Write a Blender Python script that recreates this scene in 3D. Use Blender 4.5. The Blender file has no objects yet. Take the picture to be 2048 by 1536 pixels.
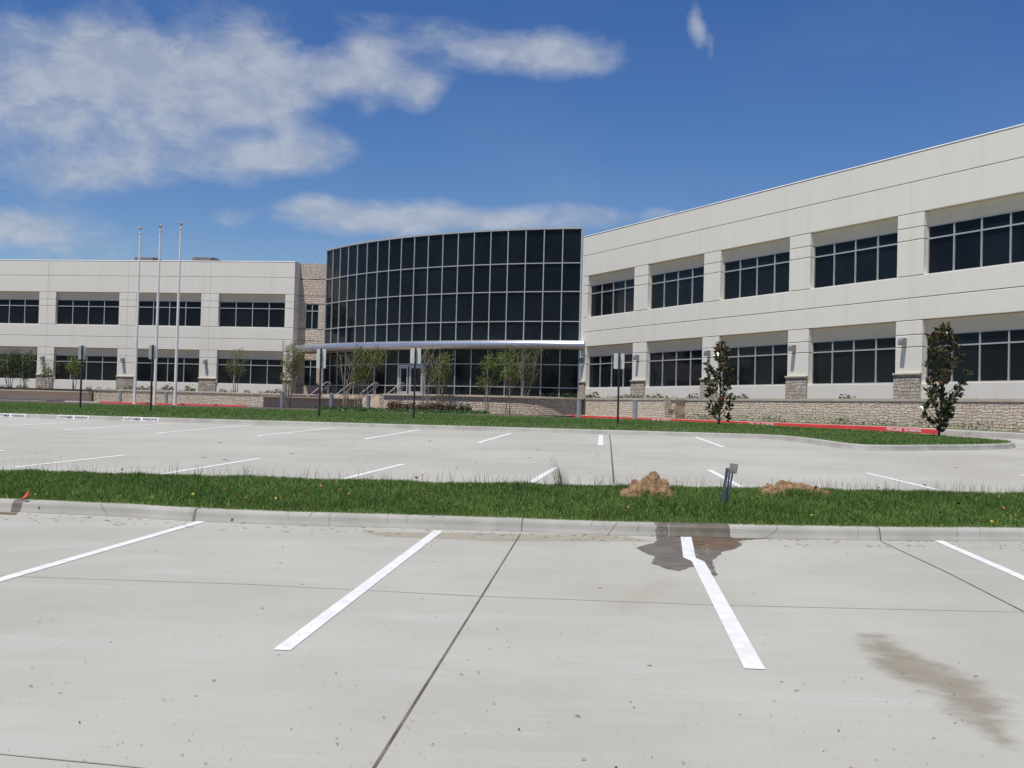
import bpy, bmesh, math, random
import numpy as np
from mathutils import Vector
R_ = math.radians
C = bpy.context.scene.collection
SC = bpy.context.scene
rng = np.random.default_rng(7)
random.seed(7)

# ------------------------------------------------------------------ camera
E = 1.5                                # eye height; every z below is written relative to the eye
F, P, RO = 2263.5, .0249, .0265        # focal length in photo pixels, pitch, roll
cd = bpy.data.cameras.new('camera'); cam = bpy.data.objects.new('camera', cd); C.objects.link(cam)
cd.sensor_width = 36; cd.sensor_fit = 'HORIZONTAL'; cd.lens = F / 2048 * 36
cd.clip_start = .1; cd.clip_end = 6000
from mathutils import Matrix
cam.matrix_world = Matrix.Translation((0, 0, E)) @ (Matrix.Rotation(math.pi / 2 + P, 4, 'X') @ Matrix.Rotation(RO, 4, 'Z'))
SC.camera = cam

def ray(px, py):
    x = (px - 1024) / F; y = (py - 768) / F
    c, s = math.cos(RO), math.sin(RO)
    u = x * c + y * s; v = x * s - y * c
    d = np.array([u, math.cos(P) - v * math.sin(P), math.sin(P) + v * math.cos(P)])
    return d / d[1]

# ------------------------------------------------------------------ light
SUNV = Vector((-.20, -.25, 1)).normalized()       # towards the sun
sd = bpy.data.lights.new('sun', 'SUN'); so = bpy.data.objects.new('sun', sd); C.objects.link(so)
sd.energy = 4.7; sd.angle = R_(.53); sd.color = (1, .95, .86)
so.rotation_euler = SUNV.to_track_quat('Z', 'Y').to_euler(); so.location = (-20, -30, 80)
SC.view_settings.view_transform = 'Standard'; SC.view_settings.look = 'None'
SC.view_settings.exposure = 0.12; SC.view_settings.gamma = 1
SC.cycles.max_bounces = 6; SC.cycles.use_adaptive_sampling = True

class NT:
    def __init__(s, tree): s.t = tree; s.n = tree.nodes; s.l = tree.links
    def add(s, typ, **kw):
        nd = s.n.new(typ)
        for k, v in kw.items():
            if k in nd.bl_rna.properties: setattr(nd, k, v)
        return nd
    def put(s, sock, v):
        if hasattr(v, 'is_output') or isinstance(v, bpy.types.NodeSocket): s.l.new(v, sock)
        elif v is not None: sock.default_value = v
    def math(s, op, a, b=None, c=None, clamp=False):
        nd = s.n.new('ShaderNodeMath'); nd.operation = op; nd.use_clamp = clamp
        s.put(nd.inputs[0], a)
        if b is not None: s.put(nd.inputs[1], b)
        if c is not None: s.put(nd.inputs[2], c)
        return nd.outputs[0]
    def vmath(s, op, a, b=None):
        nd = s.n.new('ShaderNodeVectorMath'); nd.operation = op
        s.put(nd.inputs[0], a)
        if b is not None: s.put(nd.inputs[1], b)
        return nd.outputs['Value'] if op in ('LENGTH', 'DOT_PRODUCT') else nd.outputs[0]
    def noise(s, vec, scale, detail=3, rough=.55, dist=0):
        nd = s.n.new('ShaderNodeTexNoise')
        if vec is not None: s.l.new(vec, nd.inputs['Vector'])
        nd.inputs['Scale'].default_value = scale; nd.inputs['Detail'].default_value = detail
        nd.inputs['Roughness'].default_value = rough; nd.inputs['Distortion'].default_value = dist
        return nd.outputs['Fac']
    def ramp(s, fac, lo, hi, smooth=True):
        nd = s.n.new('ShaderNodeMapRange'); nd.interpolation_type = 'SMOOTHSTEP' if smooth else 'LINEAR'
        s.put(nd.inputs['Value'], fac); nd.inputs['From Min'].default_value = lo; nd.inputs['From Max'].default_value = hi
        return nd.outputs['Result']
    def mix(s, fac, a, b, mode='MIX'):
        nd = s.n.new('ShaderNodeMix'); nd.data_type = 'RGBA'; nd.blend_type = mode
        s.put(nd.inputs['Factor'], fac)
        for sock, v in ((nd.inputs['A'], a), (nd.inputs['B'], b)) if False else ((nd.inputs[6], a), (nd.inputs[7], b)):
            s.put(sock, (*v, 1) if isinstance(v, (tuple, list)) and len(v) == 3 else v)
        return nd.outputs[2]
    def scale(s, vec, v):
        return s.vmath('MULTIPLY', vec, v)

# sky: physical sky with clouds fixed at their own directions
w = bpy.data.worlds.new('World'); SC.world = w; w.use_nodes = True
nt = NT(w.node_tree); nt.n.clear()
sky = nt.add('ShaderNodeTexSky'); sky.sky_type = 'NISHITA'; sky.sun_disc = False
sky.sun_elevation = math.asin(SUNV.z); sky.sun_rotation = math.atan2(SUNV.x, SUNV.y)
sky.altitude = 200; sky.air_density = 1.0; sky.dust_density = .15; sky.ozone_density = 3.0
tc = nt.add('ShaderNodeTexCoord'); D = tc.outputs['Generated']
sp = nt.add('ShaderNodeSeparateXYZ'); nt.l.new(D, sp.inputs[0])
az = nt.math('ARCTAN2', sp.outputs[0], sp.outputs[1]); el = nt.math('ARCSINE', sp.outputs[2])
cb = nt.add('ShaderNodeCombineXYZ'); nt.l.new(az, cb.inputs[0]); nt.l.new(nt.math('MULTIPLY', el, 1.7), cb.inputs[1])
n1 = nt.noise(cb.outputs[0], 9, 7, .6, .5); n2 = nt.noise(cb.outputs[0], 26, 6, .62, .3)
n3 = nt.noise(cb.outputs[0], 4.2, 4, .5)
CLOUDS = [(225,100,110,55,.8),(100,155,150,65,.9),(340,170,170,60,.9),(480,185,130,48,.8),(437,82,90,36,.6),(505,82,45,38,.6),(650,143,120,45,.8),(738,105,50,42,.8),
  (752,157,90,32,.8),(840,178,34,34,.75),(923,96,140,40,.6),(1094,103,130,36,.8),(1162,123,60,28,.8),(170,262,130,32,.5),(342,273,140,36,.6),(205,335,90,36,.85),(410,335,110,30,.85),
  (615,300,85,34,.9),(533,314,70,22,.75),(89,355,90,32,.75),(492,225,80,28,.4),(738,219,25,20,.35),(41,451,60,24,.9),(102,478,120,42,.85),(615,410,60,20,.75),(656,437,110,26,.75),
  (855,437,75,30,1.2),(991,441,75,22,1.2),(1162,437,95,26,.95),(740,440,80,26,.7),(1312,430,40,13,.6),(458,437,38,18,.45),(1388,42,13,30,.8),(1402,70,12,28,.8),(1422,102,9,28,.6),(15,45,40,34,.45),(480,12,400,26,.22),(10,250,80,60,.5)]
tot = None
for cx, cy, rx, ry, wt in CLOUDS:
    d = ray(cx, cy); d = d / np.linalg.norm(d)
    a0 = math.atan2(d[0], d[1]); e0 = math.asin(d[2])
    u = nt.math('MULTIPLY', nt.math('SUBTRACT', az, a0), F / rx); v = nt.math('MULTIPLY', nt.math('SUBTRACT', el, e0), F / ry)
    g = nt.math('ADD', nt.math('MULTIPLY', u, u), nt.math('MULTIPLY', v, v))
    g = nt.math('MULTIPLY', nt.math('EXPONENT', nt.math('MULTIPLY', g, -.8)), wt)
    tot = g if tot is None else nt.math('ADD', tot, g)
# elsewhere in the sky (behind the camera) scattered cloud as well, so reflections are not empty
back = nt.math('MULTIPLY', nt.ramp(nt.math('MULTIPLY', sp.outputs[1], -1), .0, .5), nt.ramp(n3, .45, .65))
tot = nt.math('ADD', tot, nt.math('MULTIPLY', back, .6))
nz = nt.math('ADD', nt.math('MULTIPLY', nt.math('SUBTRACT', n1, .5), 1.8), nt.math('MULTIPLY', nt.math('SUBTRACT', n2, .5), .75))
env = nt.ramp(tot, .02, .45)
dens = nt.math('ADD', tot, nt.math('MULTIPLY', nz, env))
mask = nt.math('MULTIPLY', nt.ramp(dens, .22, 1.15, False), .72)
veil = nt.math('MULTIPLY', nt.math('MULTIPLY', nt.ramp(n3, .42, .75), nt.ramp(el, .6, .02)), .10)
mask = nt.math('MAXIMUM', mask, veil)
hsv = nt.add('ShaderNodeHueSaturation'); nt.l.new(sky.outputs[0], hsv.inputs['Color'])
hsv.inputs['Saturation'].default_value = 1.30; hsv.inputs['Value'].default_value = 1.06; hsv.inputs['Hue'].default_value = .514
cc = nt.mix(nt.ramp(n2, .36, .66), (4.6, 5.15, 6.2), (6.2, 6.55, 7.1))
skyc = nt.mix(mask, hsv.outputs[0], cc)
bg = nt.add('ShaderNodeBackground'); nt.l.new(skyc, bg.inputs[0]); bg.inputs[1].default_value = .08
wo = nt.add('ShaderNodeOutputWorld'); nt.l.new(bg.outputs[0], wo.inputs[0])

# ------------------------------------------------------------------ materials
def new_mat(name):
    m = bpy.data.materials.new(name); m.use_nodes = True
    t = NT(m.node_tree); b = t.n['Principled BSDF']
    return m, t, b
def pos(t): return t.add('ShaderNodeNewGeometry').outputs['Position']
def mk(name, a, b=None, rough=.8, metal=0, spec=.5, scale=3, fine=None, bump=None, stretch=None, amt=(.35, .65)):
    """paint / concrete / metal: two tones mixed by noise, optional fine speckle and bump"""
    m, t, bs = new_mat(name)
    p = pos(t); q = t.scale(p, stretch) if stretch else p
    b = b or tuple(c * .88 for c in a)
    col = t.mix(t.ramp(t.noise(q, scale, 5), *amt), a, b)
    if fine: col = t.mix(t.math('MULTIPLY', t.ramp(t.noise(p, fine, 2), .35, .7), .35), col, tuple(c * .78 for c in a))
    t.l.new(col, bs.inputs['Base Color'])
    bs.inputs['Roughness'].default_value = rough; bs.inputs['Metallic'].default_value = metal
    bs.inputs['Specular IOR Level'].default_value = spec
    if bump:
        bn = t.add('ShaderNodeBump'); bn.inputs['Strength'].default_value = bump[1]; bn.inputs['Distance'].default_value = bump[2]
        t.l.new(t.noise(p, bump[0], 4), bn.inputs['Height']); t.l.new(bn.outputs[0], bs.inputs['Normal'])
    return m
def m_pavement():
    m, t, bs = new_mat('concrete_pavement'); p = pos(t)
    col = t.mix(t.ramp(t.noise(p, .32, 5, .6), .3, .7), (.382, .378, .342), (.322, .315, .276))
    col = t.mix(t.math('MULTIPLY', t.ramp(t.noise(t.scale(p, (.5, 2.2, 1)), .9, 6, .65, .6), .5, .75), .55), col, (.40, .41, .40))
    col = t.mix(t.math('MULTIPLY', t.ramp(t.noise(p, .16, 4, .6), .52, .72), .35), col, (.345, .315, .25))
    col = t.mix(t.math('MULTIPLY', t.ramp(t.noise(t.scale(p, (.6, 14, 1)), 1.3, 5, .7), .42, .78), .22), col, (.26, .25, .225))
    col = t.mix(t.math('MULTIPLY', t.ramp(t.noise(p, 55, 3, .7), .52, .75), .28), col, (.24, .23, .21))
    col = t.mix(t.math('MULTIPLY', t.ramp(t.noise(p, 17, 2, .5), .77, .80), .4), col, (.17, .16, .14))
    t.l.new(col, bs.inputs['Base Color']); bs.inputs['Roughness'].default_value = .82; bs.inputs['Specular IOR Level'].default_value = .35
    bn = t.add('ShaderNodeBump'); bn.inputs['Strength'].default_value = .25; bn.inputs['Distance'].default_value = .004
    t.l.new(t.noise(p, 90, 4, .7), bn.inputs['Height']); t.l.new(bn.outputs[0], bs.inputs['Normal'])
    return m
def m_stone(name, c1, c2, c3, mort, rowh=.115, bw=.36):
    m, t, bs = new_mat(name)
    uv = t.add('ShaderNodeUVMap').outputs[0]
    wn = t.add('ShaderNodeTexNoise'); t.l.new(uv, wn.inputs['Vector']); wn.inputs['Scale'].default_value = 2.6; wn.inputs['Detail'].default_value = 3
    off = t.vmath('MULTIPLY', t.vmath('SUBTRACT', wn.outputs['Color'], (.5, .5, .5)), (.45, .22, 0))
    q = t.vmath('ADD', uv, off)
    br = t.add('ShaderNodeTexBrick'); t.l.new(q, br.inputs['Vector'])
    br.offset = .43; br.squash = .62; br.squash_frequency = 3
    for k, v in (('Scale', 1), ('Mortar Size', .015), ('Mortar Smooth', .7), ('Bias', 0), ('Brick Width', bw), ('Row Height', rowh)): br.inputs[k].default_value = v
    br.inputs['Color1'].default_value = (*c1, 1); br.inputs['Color2'].default_value = (*c2, 1); br.inputs['Mortar'].default_value = (*mort, 1)
    col = t.mix(t.math('MULTIPLY', t.ramp(t.noise(t.scale(uv, (1.6, 5, 1)), 1.5, 4, .6), .5, .7), .6), br.outputs['Color'], c3)
    col = t.mix(br.outputs['Fac'], col, mort)
    col = t.mix(t.math('MULTIPLY', t.ramp(t.noise(uv, 22, 3), .4, .7), .3), col, tuple(c * .6 for c in c2))
    t.l.new(col, bs.inputs['Base Color']); bs.inputs['Roughness'].default_value = .9; bs.inputs['Specular IOR Level'].default_value = .2
    col = t.mix(t.math('MULTIPLY', t.ramp(t.noise(t.scale(q, (1, 3.6, 1)), 3.2, 3, .5), .50, .62), .6), col, tuple(c * .50 for c in c2))  # dark blotches standing for shadows between stones, mixed into colour but left unlinked
    col = t.mix(t.math('MULTIPLY', t.ramp(t.noise(t.scale(q, (1, 2.6, 1)), 4.1, 2, .5), .55, .66), .7), col, (.88, .83, .73))
    h = t.math('ADD', t.math('MULTIPLY', t.math('SUBTRACT', 1, br.outputs['Fac']), 1.0), t.math('MULTIPLY', t.noise(t.scale(uv, (2.2, 7, 1)), 2.3, 5, .65), 2.4))
    bn = t.add('ShaderNodeBump'); bn.inputs['Strength'].default_value = 1; bn.inputs['Distance'].default_value = .055
    t.l.new(h, bn.inputs['Height']); t.l.new(bn.outputs[0], bs.inputs['Normal'])
    return m
def m_glass(name, a=(.006, .008, .011), rough=.035):
    m, t, bs = new_mat(name); p = pos(t)
    col = t.mix(t.ramp(t.noise(p, .35, 3), .35, .7), a, tuple(c * 1.9 for c in a))
    t.l.new(col, bs.inputs['Base Color']); bs.inputs['Roughness'].default_value = rough
    bs.inputs['IOR'].default_value = 1.4; bs.inputs['Specular IOR Level'].default_value = .22
    bn = t.add('ShaderNodeBump'); bn.inputs['Strength'].default_value = .12; bn.inputs['Distance'].default_value = .02
    t.l.new(t.noise(p, .9, 2), bn.inputs['Height']); t.l.new(bn.outputs[0], bs.inputs['Normal'])
    return m
def m_leaf(name, rough=.5, spec=.4, under=None, trans=.25):
    m, t, bs = new_mat(name)
    at = t.add('ShaderNodeAttribute'); at.attribute_name = 'col'
    col = at.outputs['Color']
    if under:
        bf = t.add('ShaderNodeNewGeometry').outputs['Backfacing']
        col = t.mix(bf, col, under)
    t.l.new(col, bs.inputs['Base Color']); bs.inputs['Roughness'].default_value = rough; bs.inputs['Specular IOR Level'].default_value = spec
    if trans:
        tr = t.add('ShaderNodeBsdfTranslucent'); t.l.new(col, tr.inputs[0])
        mx = t.add('ShaderNodeMixShader'); mx.inputs[0].default_value = trans
        t.l.new(bs.outputs[0], mx.inputs[1]); t.l.new(tr.outputs[0], mx.inputs[2])
        t.l.new(mx.outputs[0], t.n['Material Output'].inputs[0])
    return m
def m_decal(name, col, rough, spec, nscale=4, lo=.35, hi=.65, maxa=1, col2=None):
    """a stain on the concrete: the 'edge' attribute is 0 at its outline, the noise breaks that outline up"""
    m, t, bs = new_mat(name); p = pos(t)
    at = t.add('ShaderNodeAttribute'); at.attribute_name = 'edge'
    a = t.math('ADD', at.outputs['Fac'], t.math('MULTIPLY', t.math('SUBTRACT', t.noise(p, nscale, 6, .65), .5), 1.1))
    a = t.math('MULTIPLY', t.ramp(a, lo, hi), maxa)
    c = t.mix(t.ramp(t.noise(p, 5, 5), .4, .65), col, col2 or tuple(x * .75 for x in col))
    t.l.new(c, bs.inputs['Base Color']); bs.inputs['Roughness'].default_value = rough; bs.inputs['Specular IOR Level'].default_value = spec
    tr = t.add('ShaderNodeBsdfTransparent'); mx = t.add('ShaderNodeMixShader')
    t.l.new(a, mx.inputs[0]); t.l.new(tr.outputs[0], mx.inputs[1]); t.l.new(bs.outputs[0], mx.inputs[2])
    t.l.new(mx.outputs[0], t.n['Material Output'].inputs[0])
    return m

M = dict(
  pave=m_pavement(),
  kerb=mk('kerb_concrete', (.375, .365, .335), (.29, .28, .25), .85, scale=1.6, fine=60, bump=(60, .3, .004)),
  line=mk('white_paint', (.70, .70, .70), (.60, .60, .60), .6, scale=7, fine=70),
  red=mk('red_paint', (.58, .035, .035), (.48, .035, .035), .6, scale=3),
  joint=mk('joint_sealant', (.07, .062, .052), (.14, .125, .105), .9, scale=4),
  hair=mk('saw_cut', (.235, .225, .20), (.32, .31, .285), .9, scale=2),
  turf=mk('turf_soil', (.060, .11, .026), (.085, .10, .035), .95, scale=5, fine=30, bump=(12, .6, .03)),
  mulch=mk('mulch', (.12, .085, .06), (.08, .055, .04), .95, scale=6, fine=40, bump=(20, .8, .03)),
  wall=mk('painted_concrete_wall', (.80, .77, .685), (.765, .735, .65), .8, scale=.5, stretch=(3, 3, .22), spec=.3, bump=(30, .15, .004), amt=(.4, .75)),
  cap=mk('parapet_cap', (.76, .75, .71), None, .6, scale=1),
  beige=mk('beige_panel', (.70, .61, .455), (.67, .58, .43), .85, scale=.8, spec=.3),
  frame=mk('aluminium_frame', (.50, .51, .51), (.45, .46, .46), .45, metal=.25, scale=2),
  glass=m_glass('dark_window_glass'),
  canopy=mk('brushed_aluminium', (.66, .67, .71), (.60, .61, .65), .34, metal=.85, scale=.8, stretch=(.4, .4, 6)),
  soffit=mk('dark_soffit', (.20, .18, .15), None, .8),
  stone=m_stone('ledge_stone', (.80, .71, .59), (.66, .54, .42), (.86, .80, .70), (.35, .27, .20)),
  stone2=m_stone('pink_ledge_stone', (.80, .69, .585), (.68, .565, .47), (.84, .76, .67), (.38, .29, .235), .19, .6),
  stone3=m_stone('grey_ledge_stone', (.64, .58, .50), (.48, .41, .34), (.72, .68, .61), (.17, .135, .105), .16, .44),
  coping=mk('cast_stone_coping', (.50, .44, .35), (.43, .37, .29), .85, scale=1.5, fine=30),
  brown=mk('shade_brown_plaster', (.52, .39, .30), (.45, .335, .26), .9, scale=.7, stretch=(.5, .5, 3), bump=(8, .3, .02)),  # darker brown for the shaded wall faces: part of their shade is in the colour
  steps=mk('step_concrete', (.52, .45, .36), (.45, .36, .27), .85, scale=2),
  bollard=mk('galvanised_steel', (.30, .33, .36), (.24, .27, .30), .5, metal=.3, scale=3),
  black=mk('black_pole', (.012, .012, .014), (.02, .02, .02), .45, scale=3),
  signback=mk('sign_aluminium', (.72, .72, .68), (.64, .65, .61), .5, metal=.2, scale=5),
  pole=mk('white_pole', (.84, .82, .78), (.78, .76, .73), .28, metal=0, spec=.7, scale=1),
  gold=mk('gold_ball', (.75, .48, .30), None, .25, metal=.9),
  rail=mk('steel_rail', (.60, .58, .55), (.52, .50, .48), .35, metal=.5, scale=2),
  lamp=mk('lamp_housing', (.27, .28, .30), (.22, .23, .25), .5, metal=.3),
  hvac=mk('hvac_sheet', (.22, .21, .21), (.18, .17, .17), .6),
  slat=mk('hvac_grille', (.09, .08, .10), None, .6),
  roof=mk('roof_membrane', (.45, .44, .42), None, .9),
  dirt=mk('clay_soil', (.34, .215, .115), (.15, .09, .048), .95, scale=14, fine=40, bump=(35, .9, .03)),
  bark=mk('smooth_bark', (.42, .36, .29), (.27, .21, .16), .8, scale=6, stretch=(1, 1, .3)),
  darkbark=mk('dark_bark', (.075, .055, .042), (.05, .04, .03), .85, scale=8),
  steel=mk('blue_steel', (.085, .11, .165), (.15, .165, .19), .45, metal=.5, scale=12),
  box=mk('grey_box', (.36, .34, .29), (.30, .28, .24), .6, scale=10),
  flag=mk('orange_flag', (.75, .12, .06), None, .5),
  ink=mk('dark_lettering', (.03, .035, .06), (.10, .11, .14), .7, scale=14),
  crape=m_leaf('crape_leaf', .5, .35, trans=.3), magnolia=m_leaf('magnolia_leaf', .30, .5, under=(.060, .050, .022), trans=.0),
  grass=m_leaf('grass_blade', .55, .3, trans=.35), shrub=m_leaf('shrub_leaf', .55, .3), litter=m_leaf('litter', .8, .2, trans=0),
  wet=m_decal('wet_concrete', (.125, .108, .085), .5, .3, 7, .30, .42, .95, (.165, .145, .118)),
  mud=m_decal('red_mud', (.165, .11, .068), .7, .3, 14, .34, .62, .8, (.115, .078, .05)),
  damp=m_decal('old_stain', (.285, .25, .185), .8, .3, 5, .28, 1.0, .5, (.25, .215, .155)),
  rust=m_decal('faint_rust', (.36, .27, .16), .85, .3, 1.6, .35, 1.1, .26),
)

# ------------------------------------------------------------------ mesh helpers
class MB:
    def __init__(s): s.v = []; s.f = []; s.uv = []
    def face(s, pts, uv=None):
        i = len(s.v); s.v += [tuple(p) for p in pts]; s.f.append(tuple(range(i, i + len(pts))))
        s.uv.append(uv or [(0, 0)] * len(pts))
    def frame_box(s, O, A, N, a0, a1, n0, n1, z0, z1, ch=0):
        """box in a wall's own frame: along A, out along N, up z; front edges chamfered"""
        def W(a, n, z): return (O[0] + A[0] * a + N[0] * n, O[1] + A[1] * a + N[1] * n, z)
        bk = [W(a0, n0, z0), W(a1, n0, z0), W(a1, n0, z1), W(a0, n0, z1)]
        md = [W(a0, n1 - ch, z0), W(a1, n1 - ch, z0), W(a1, n1 - ch, z1), W(a0, n1 - ch, z1)]
        fr = [W(a0 + ch, n1, z0 + ch), W(a1 - ch, n1, z0 + ch), W(a1 - ch, n1, z1 - ch), W(a0 + ch, n1, z1 - ch)] if ch else md
        uvb = [(a0, z0), (a1, z0), (a1, z1), (a0, z1)]
        s.face(fr, uvb); s.face(bk[::-1], uvb[::-1])
        d = abs(n1 - n0)
        for k in range(4):
            j = (k + 1) % 4
            uu = [(uvb[k][0], uvb[k][1]), (uvb[j][0] + (d if k in (1, 3) else 0), uvb[j][1]), (uvb[j][0] + d, uvb[j][1]), (uvb[k][0] + d, uvb[k][1])]
            if k in (1, 3): uu = [(a0 + d, z0 if k == 1 else z1), (a0 + d, z1 if k == 1 else z0), (a0, z1 if k == 1 else z0), (a0, z0 if k == 1 else z1)]
            s.face([bk[k], bk[j], md[j], md[k]], uu)
            if ch: s.face([md[k], md[j], fr[j], fr[k]])
    def box(s, c, h, rz=0, tilt=0):
        ca, sa = math.cos(rz), math.sin(rz)
        s.frame_box((c[0], c[1]), (ca, sa), (-sa, ca), -h[0], h[0], -h[1], h[1], c[2] - h[2], c[2] + h[2])
    def obox(s, o, ax, ay, az, h):
        o, ax, ay, az = map(Vector, (o, ax, ay, az))
        c = [o + ax * h[0] * i + ay * h[1] * j + az * h[2] * k for k in (-1, 1) for j in (-1, 1) for i in (-1, 1)]
        for q in ((0, 1, 3, 2), (4, 6, 7, 5), (0, 4, 5, 1), (2, 3, 7, 6), (0, 2, 6, 4), (1, 5, 7, 3)): s.face([c[i] for i in q])
    def tube(s, pts, rad, n=6, cap=True):
        pts = [Vector(p) for p in pts]; rings = []
        if not hasattr(rad, '__len__'): rad = [rad] * len(pts)
        for i, p in enumerate(pts):
            d = (pts[min(i + 1, len(pts) - 1)] - pts[max(i - 1, 0)]).normalized()
            a = d.cross(Vector((0, 0, 1)) if abs(d.z) < .9 else Vector((1, 0, 0))).normalized(); b = d.cross(a)
            rings.append([p + (a * math.cos(2 * math.pi * k / n) + b * math.sin(2 * math.pi * k / n)) * rad[i] for k in range(n)])
        base = len(s.v)
        for r in rings: s.v += [tuple(q) for q in r]
        for i in range(len(rings) - 1):
            for k in range(n):
                j = (k + 1) % n
                s.f.append((base + i * n + k, base + i * n + j, base + (i + 1) * n + j, base + (i + 1) * n + k)); s.uv.append([(0, 0)] * 4)
        if cap:
            s.f.append(tuple(base + k for k in range(n))[::-1]); s.uv.append([(0, 0)] * n)
            s.f.append(tuple(base + (len(rings) - 1) * n + k for k in range(n))); s.uv.append([(0, 0)] * n)
    def lathe(s, o, prof, n=12):
        rings = [[(o[0] + r * math.cos(2 * math.pi * k / n), o[1] + r * math.sin(2 * math.pi * k / n), o[2] + z) for k in range(n)] for r, z in prof]
        for i in range(len(rings) - 1):
            for k in range(n):
                j = (k + 1) % n; s.face([rings[i][k], rings[i][j], rings[i + 1][j], rings[i + 1][k]])
    def sweep(s, path, prof, zf=0, out=1, closed=True, caps=True):
        """profile points (offset, z) carried along a ground path; out=+1 offsets to the right of travel"""
        P2 = [np.array(p[:2], float) for p in path]; nn = []; L = [0]
        for i in range(len(P2)):
            t0 = P2[i] - P2[i - 1] if i else P2[1] - P2[0]; t1 = P2[i + 1] - P2[i] if i < len(P2) - 1 else t0
            t0 = t0 / np.linalg.norm(t0); t1 = t1 / np.linalg.norm(t1); t = t0 + t1; t = t / np.linalg.norm(t)
            k = 1 / max(.35, float(t @ t0)); nn.append(np.array([t[1], -t[0]]) * out * k)
            if i: L.append(L[-1] + np.linalg.norm(P2[i] - P2[i - 1]))
        pl = [0]
        for a, b in zip(prof, prof[1:] + prof[:1]): pl.append(pl[-1] + math.hypot(b[0] - a[0], b[1] - a[1]))
        ring = []
        for i, p in enumerate(P2):
            z0 = zf(*p) if callable(zf) else zf
            ring.append([(p[0] + nn[i][0] * o, p[1] + nn[i][1] * o, z0 + z) for o, z in prof])
        m = len(prof)
        for i in range(len(P2) - 1):
            for k in range(m if closed else m - 1):
                j = (k + 1) % m
                q = [ring[i][k], ring[i + 1][k], ring[i + 1][j], ring[i][j]]
                u = [(L[i], pl[k]), (L[i + 1], pl[k]), (L[i + 1], pl[k + 1]), (L[i], pl[k + 1])]
                if out < 0: q = q[::-1]; u = u[::-1]
                s.face(q, u)
        if caps and closed:
            s.face(ring[0] if out > 0 else ring[0][::-1], [(p_[0], p_[1]) for p_ in prof])
            s.face(ring[-1][::-1] if out > 0 else ring[-1], [(p_[0], p_[1]) for p_ in prof])
    def build(s, name, mat, parent=None, origin=None, smooth=False):
        o = np.array(origin if origin is not None else (parent['o_'] if parent is not None and 'o_' in parent else (0, 0, 0)), float)
        v = np.array(s.v, float) - o
        me = bpy.data.meshes.new(name); me.from_pydata(v.tolist(), [], s.f)
        ul = me.uv_layers.new(name='UVMap'); flat = [c for f in s.uv for p in f for c in p]
        ul.data.foreach_set('uv', flat)
        me.materials.append(M[mat] if isinstance(mat, str) else mat)
        if smooth: me.polygons.foreach_set('use_smooth', [True] * len(me.polygons))
        ob = bpy.data.objects.new(name, me); C.objects.link(ob)
        if parent is not None: ob.parent = parent; ob['o_'] = list(o)
        else: ob.location = (o[0], o[1], o[2] + E); ob['o_'] = list(o)
        return ob
def tag(o, label, cat, group=None):
    o['label'] = label; o['category'] = cat
    if group: o['group'] = group
    return o
def struct(o, kind='structure'): o['kind'] = kind; return o
def thing(name, label, cat, o=(0, 0, 0), group=None, rz=0):
    e = bpy.data.objects.new(name, None); C.objects.link(e); e.location = (o[0], o[1], o[2] + E); e.rotation_euler.z = rz
    e.empty_display_size = .2; e['o_'] = list(o)
    return tag(e, label, cat, group)
def copy_tree(o, parent=None):
    c = o.copy(); C.objects.link(c); c.parent = parent
    for ch in list(o.children): copy_tree(ch, c)
    return c
def put(o, x, y, z, rz=0, sc=1):
    o.location = (x, y, z + E); o.rotation_euler.z = rz; o.scale = (sc, sc, sc) if not hasattr(sc, '__len__') else sc
def fast_mesh(name, verts, faces, mat, cols=None, parent=None, loc=None, smooth=False):
    """verts (n,3), faces (m,k) numpy, cols per vertex"""
    me = bpy.data.meshes.new(name); n, (m, k) = len(verts), faces.shape
    me.vertices.add(n); me.vertices.foreach_set('co', np.ascontiguousarray(verts, dtype=np.float32).ravel())
    me.loops.add(m * k); me.loops.foreach_set('vertex_index', np.ascontiguousarray(faces, dtype=np.int32).ravel())
    me.polygons.add(m); me.polygons.foreach_set('loop_start', np.arange(0, m * k, k, dtype=np.int32)); me.polygons.foreach_set('loop_total', np.full(m, k, dtype=np.int32))
    if cols is not None:
        at = me.color_attributes.new('col', 'FLOAT_COLOR', 'POINT')
        at.data.foreach_set('color', np.hstack([cols, np.ones((n, 1))]).astype(np.float32).ravel())
    me.update(); me.validate()
    me.materials.append(M[mat])
    if smooth: me.polygons.foreach_set('use_smooth', [True] * m)
    ob = bpy.data.objects.new(name, me); C.objects.link(ob)
    if parent is not None: ob.parent = parent
    if loc is not None: ob.location = loc
    return ob
def leaves(cent, dirs, ln, wd, cols, fold=.25, side=None):
    """diamond leaves with a fold; returns verts, quads, colours"""
    n = len(cent); d = dirs / np.linalg.norm(dirs, axis=1, keepdims=True)
    r = rng.normal(size=(n, 3)) if side is None else side
    b = np.cross(d, r); b /= np.linalg.norm(b, axis=1, keepdims=True) + 1e-9; u = np.cross(b, d)
    ln = np.broadcast_to(ln, n)[:, None]; wd = np.broadcast_to(wd, n)[:, None]
    mid = cent + d * ln * .45
    v = np.stack([cent, mid + b * wd * .5 + u * wd * fold * .5, cent + d * ln - u * ln * .08, mid - b * wd * .5 + u * wd * fold * .5], 1).reshape(-1, 3)
    f = np.arange(4 * n).reshape(n, 4)
    return v, f, np.repeat(cols, 4, 0)

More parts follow.
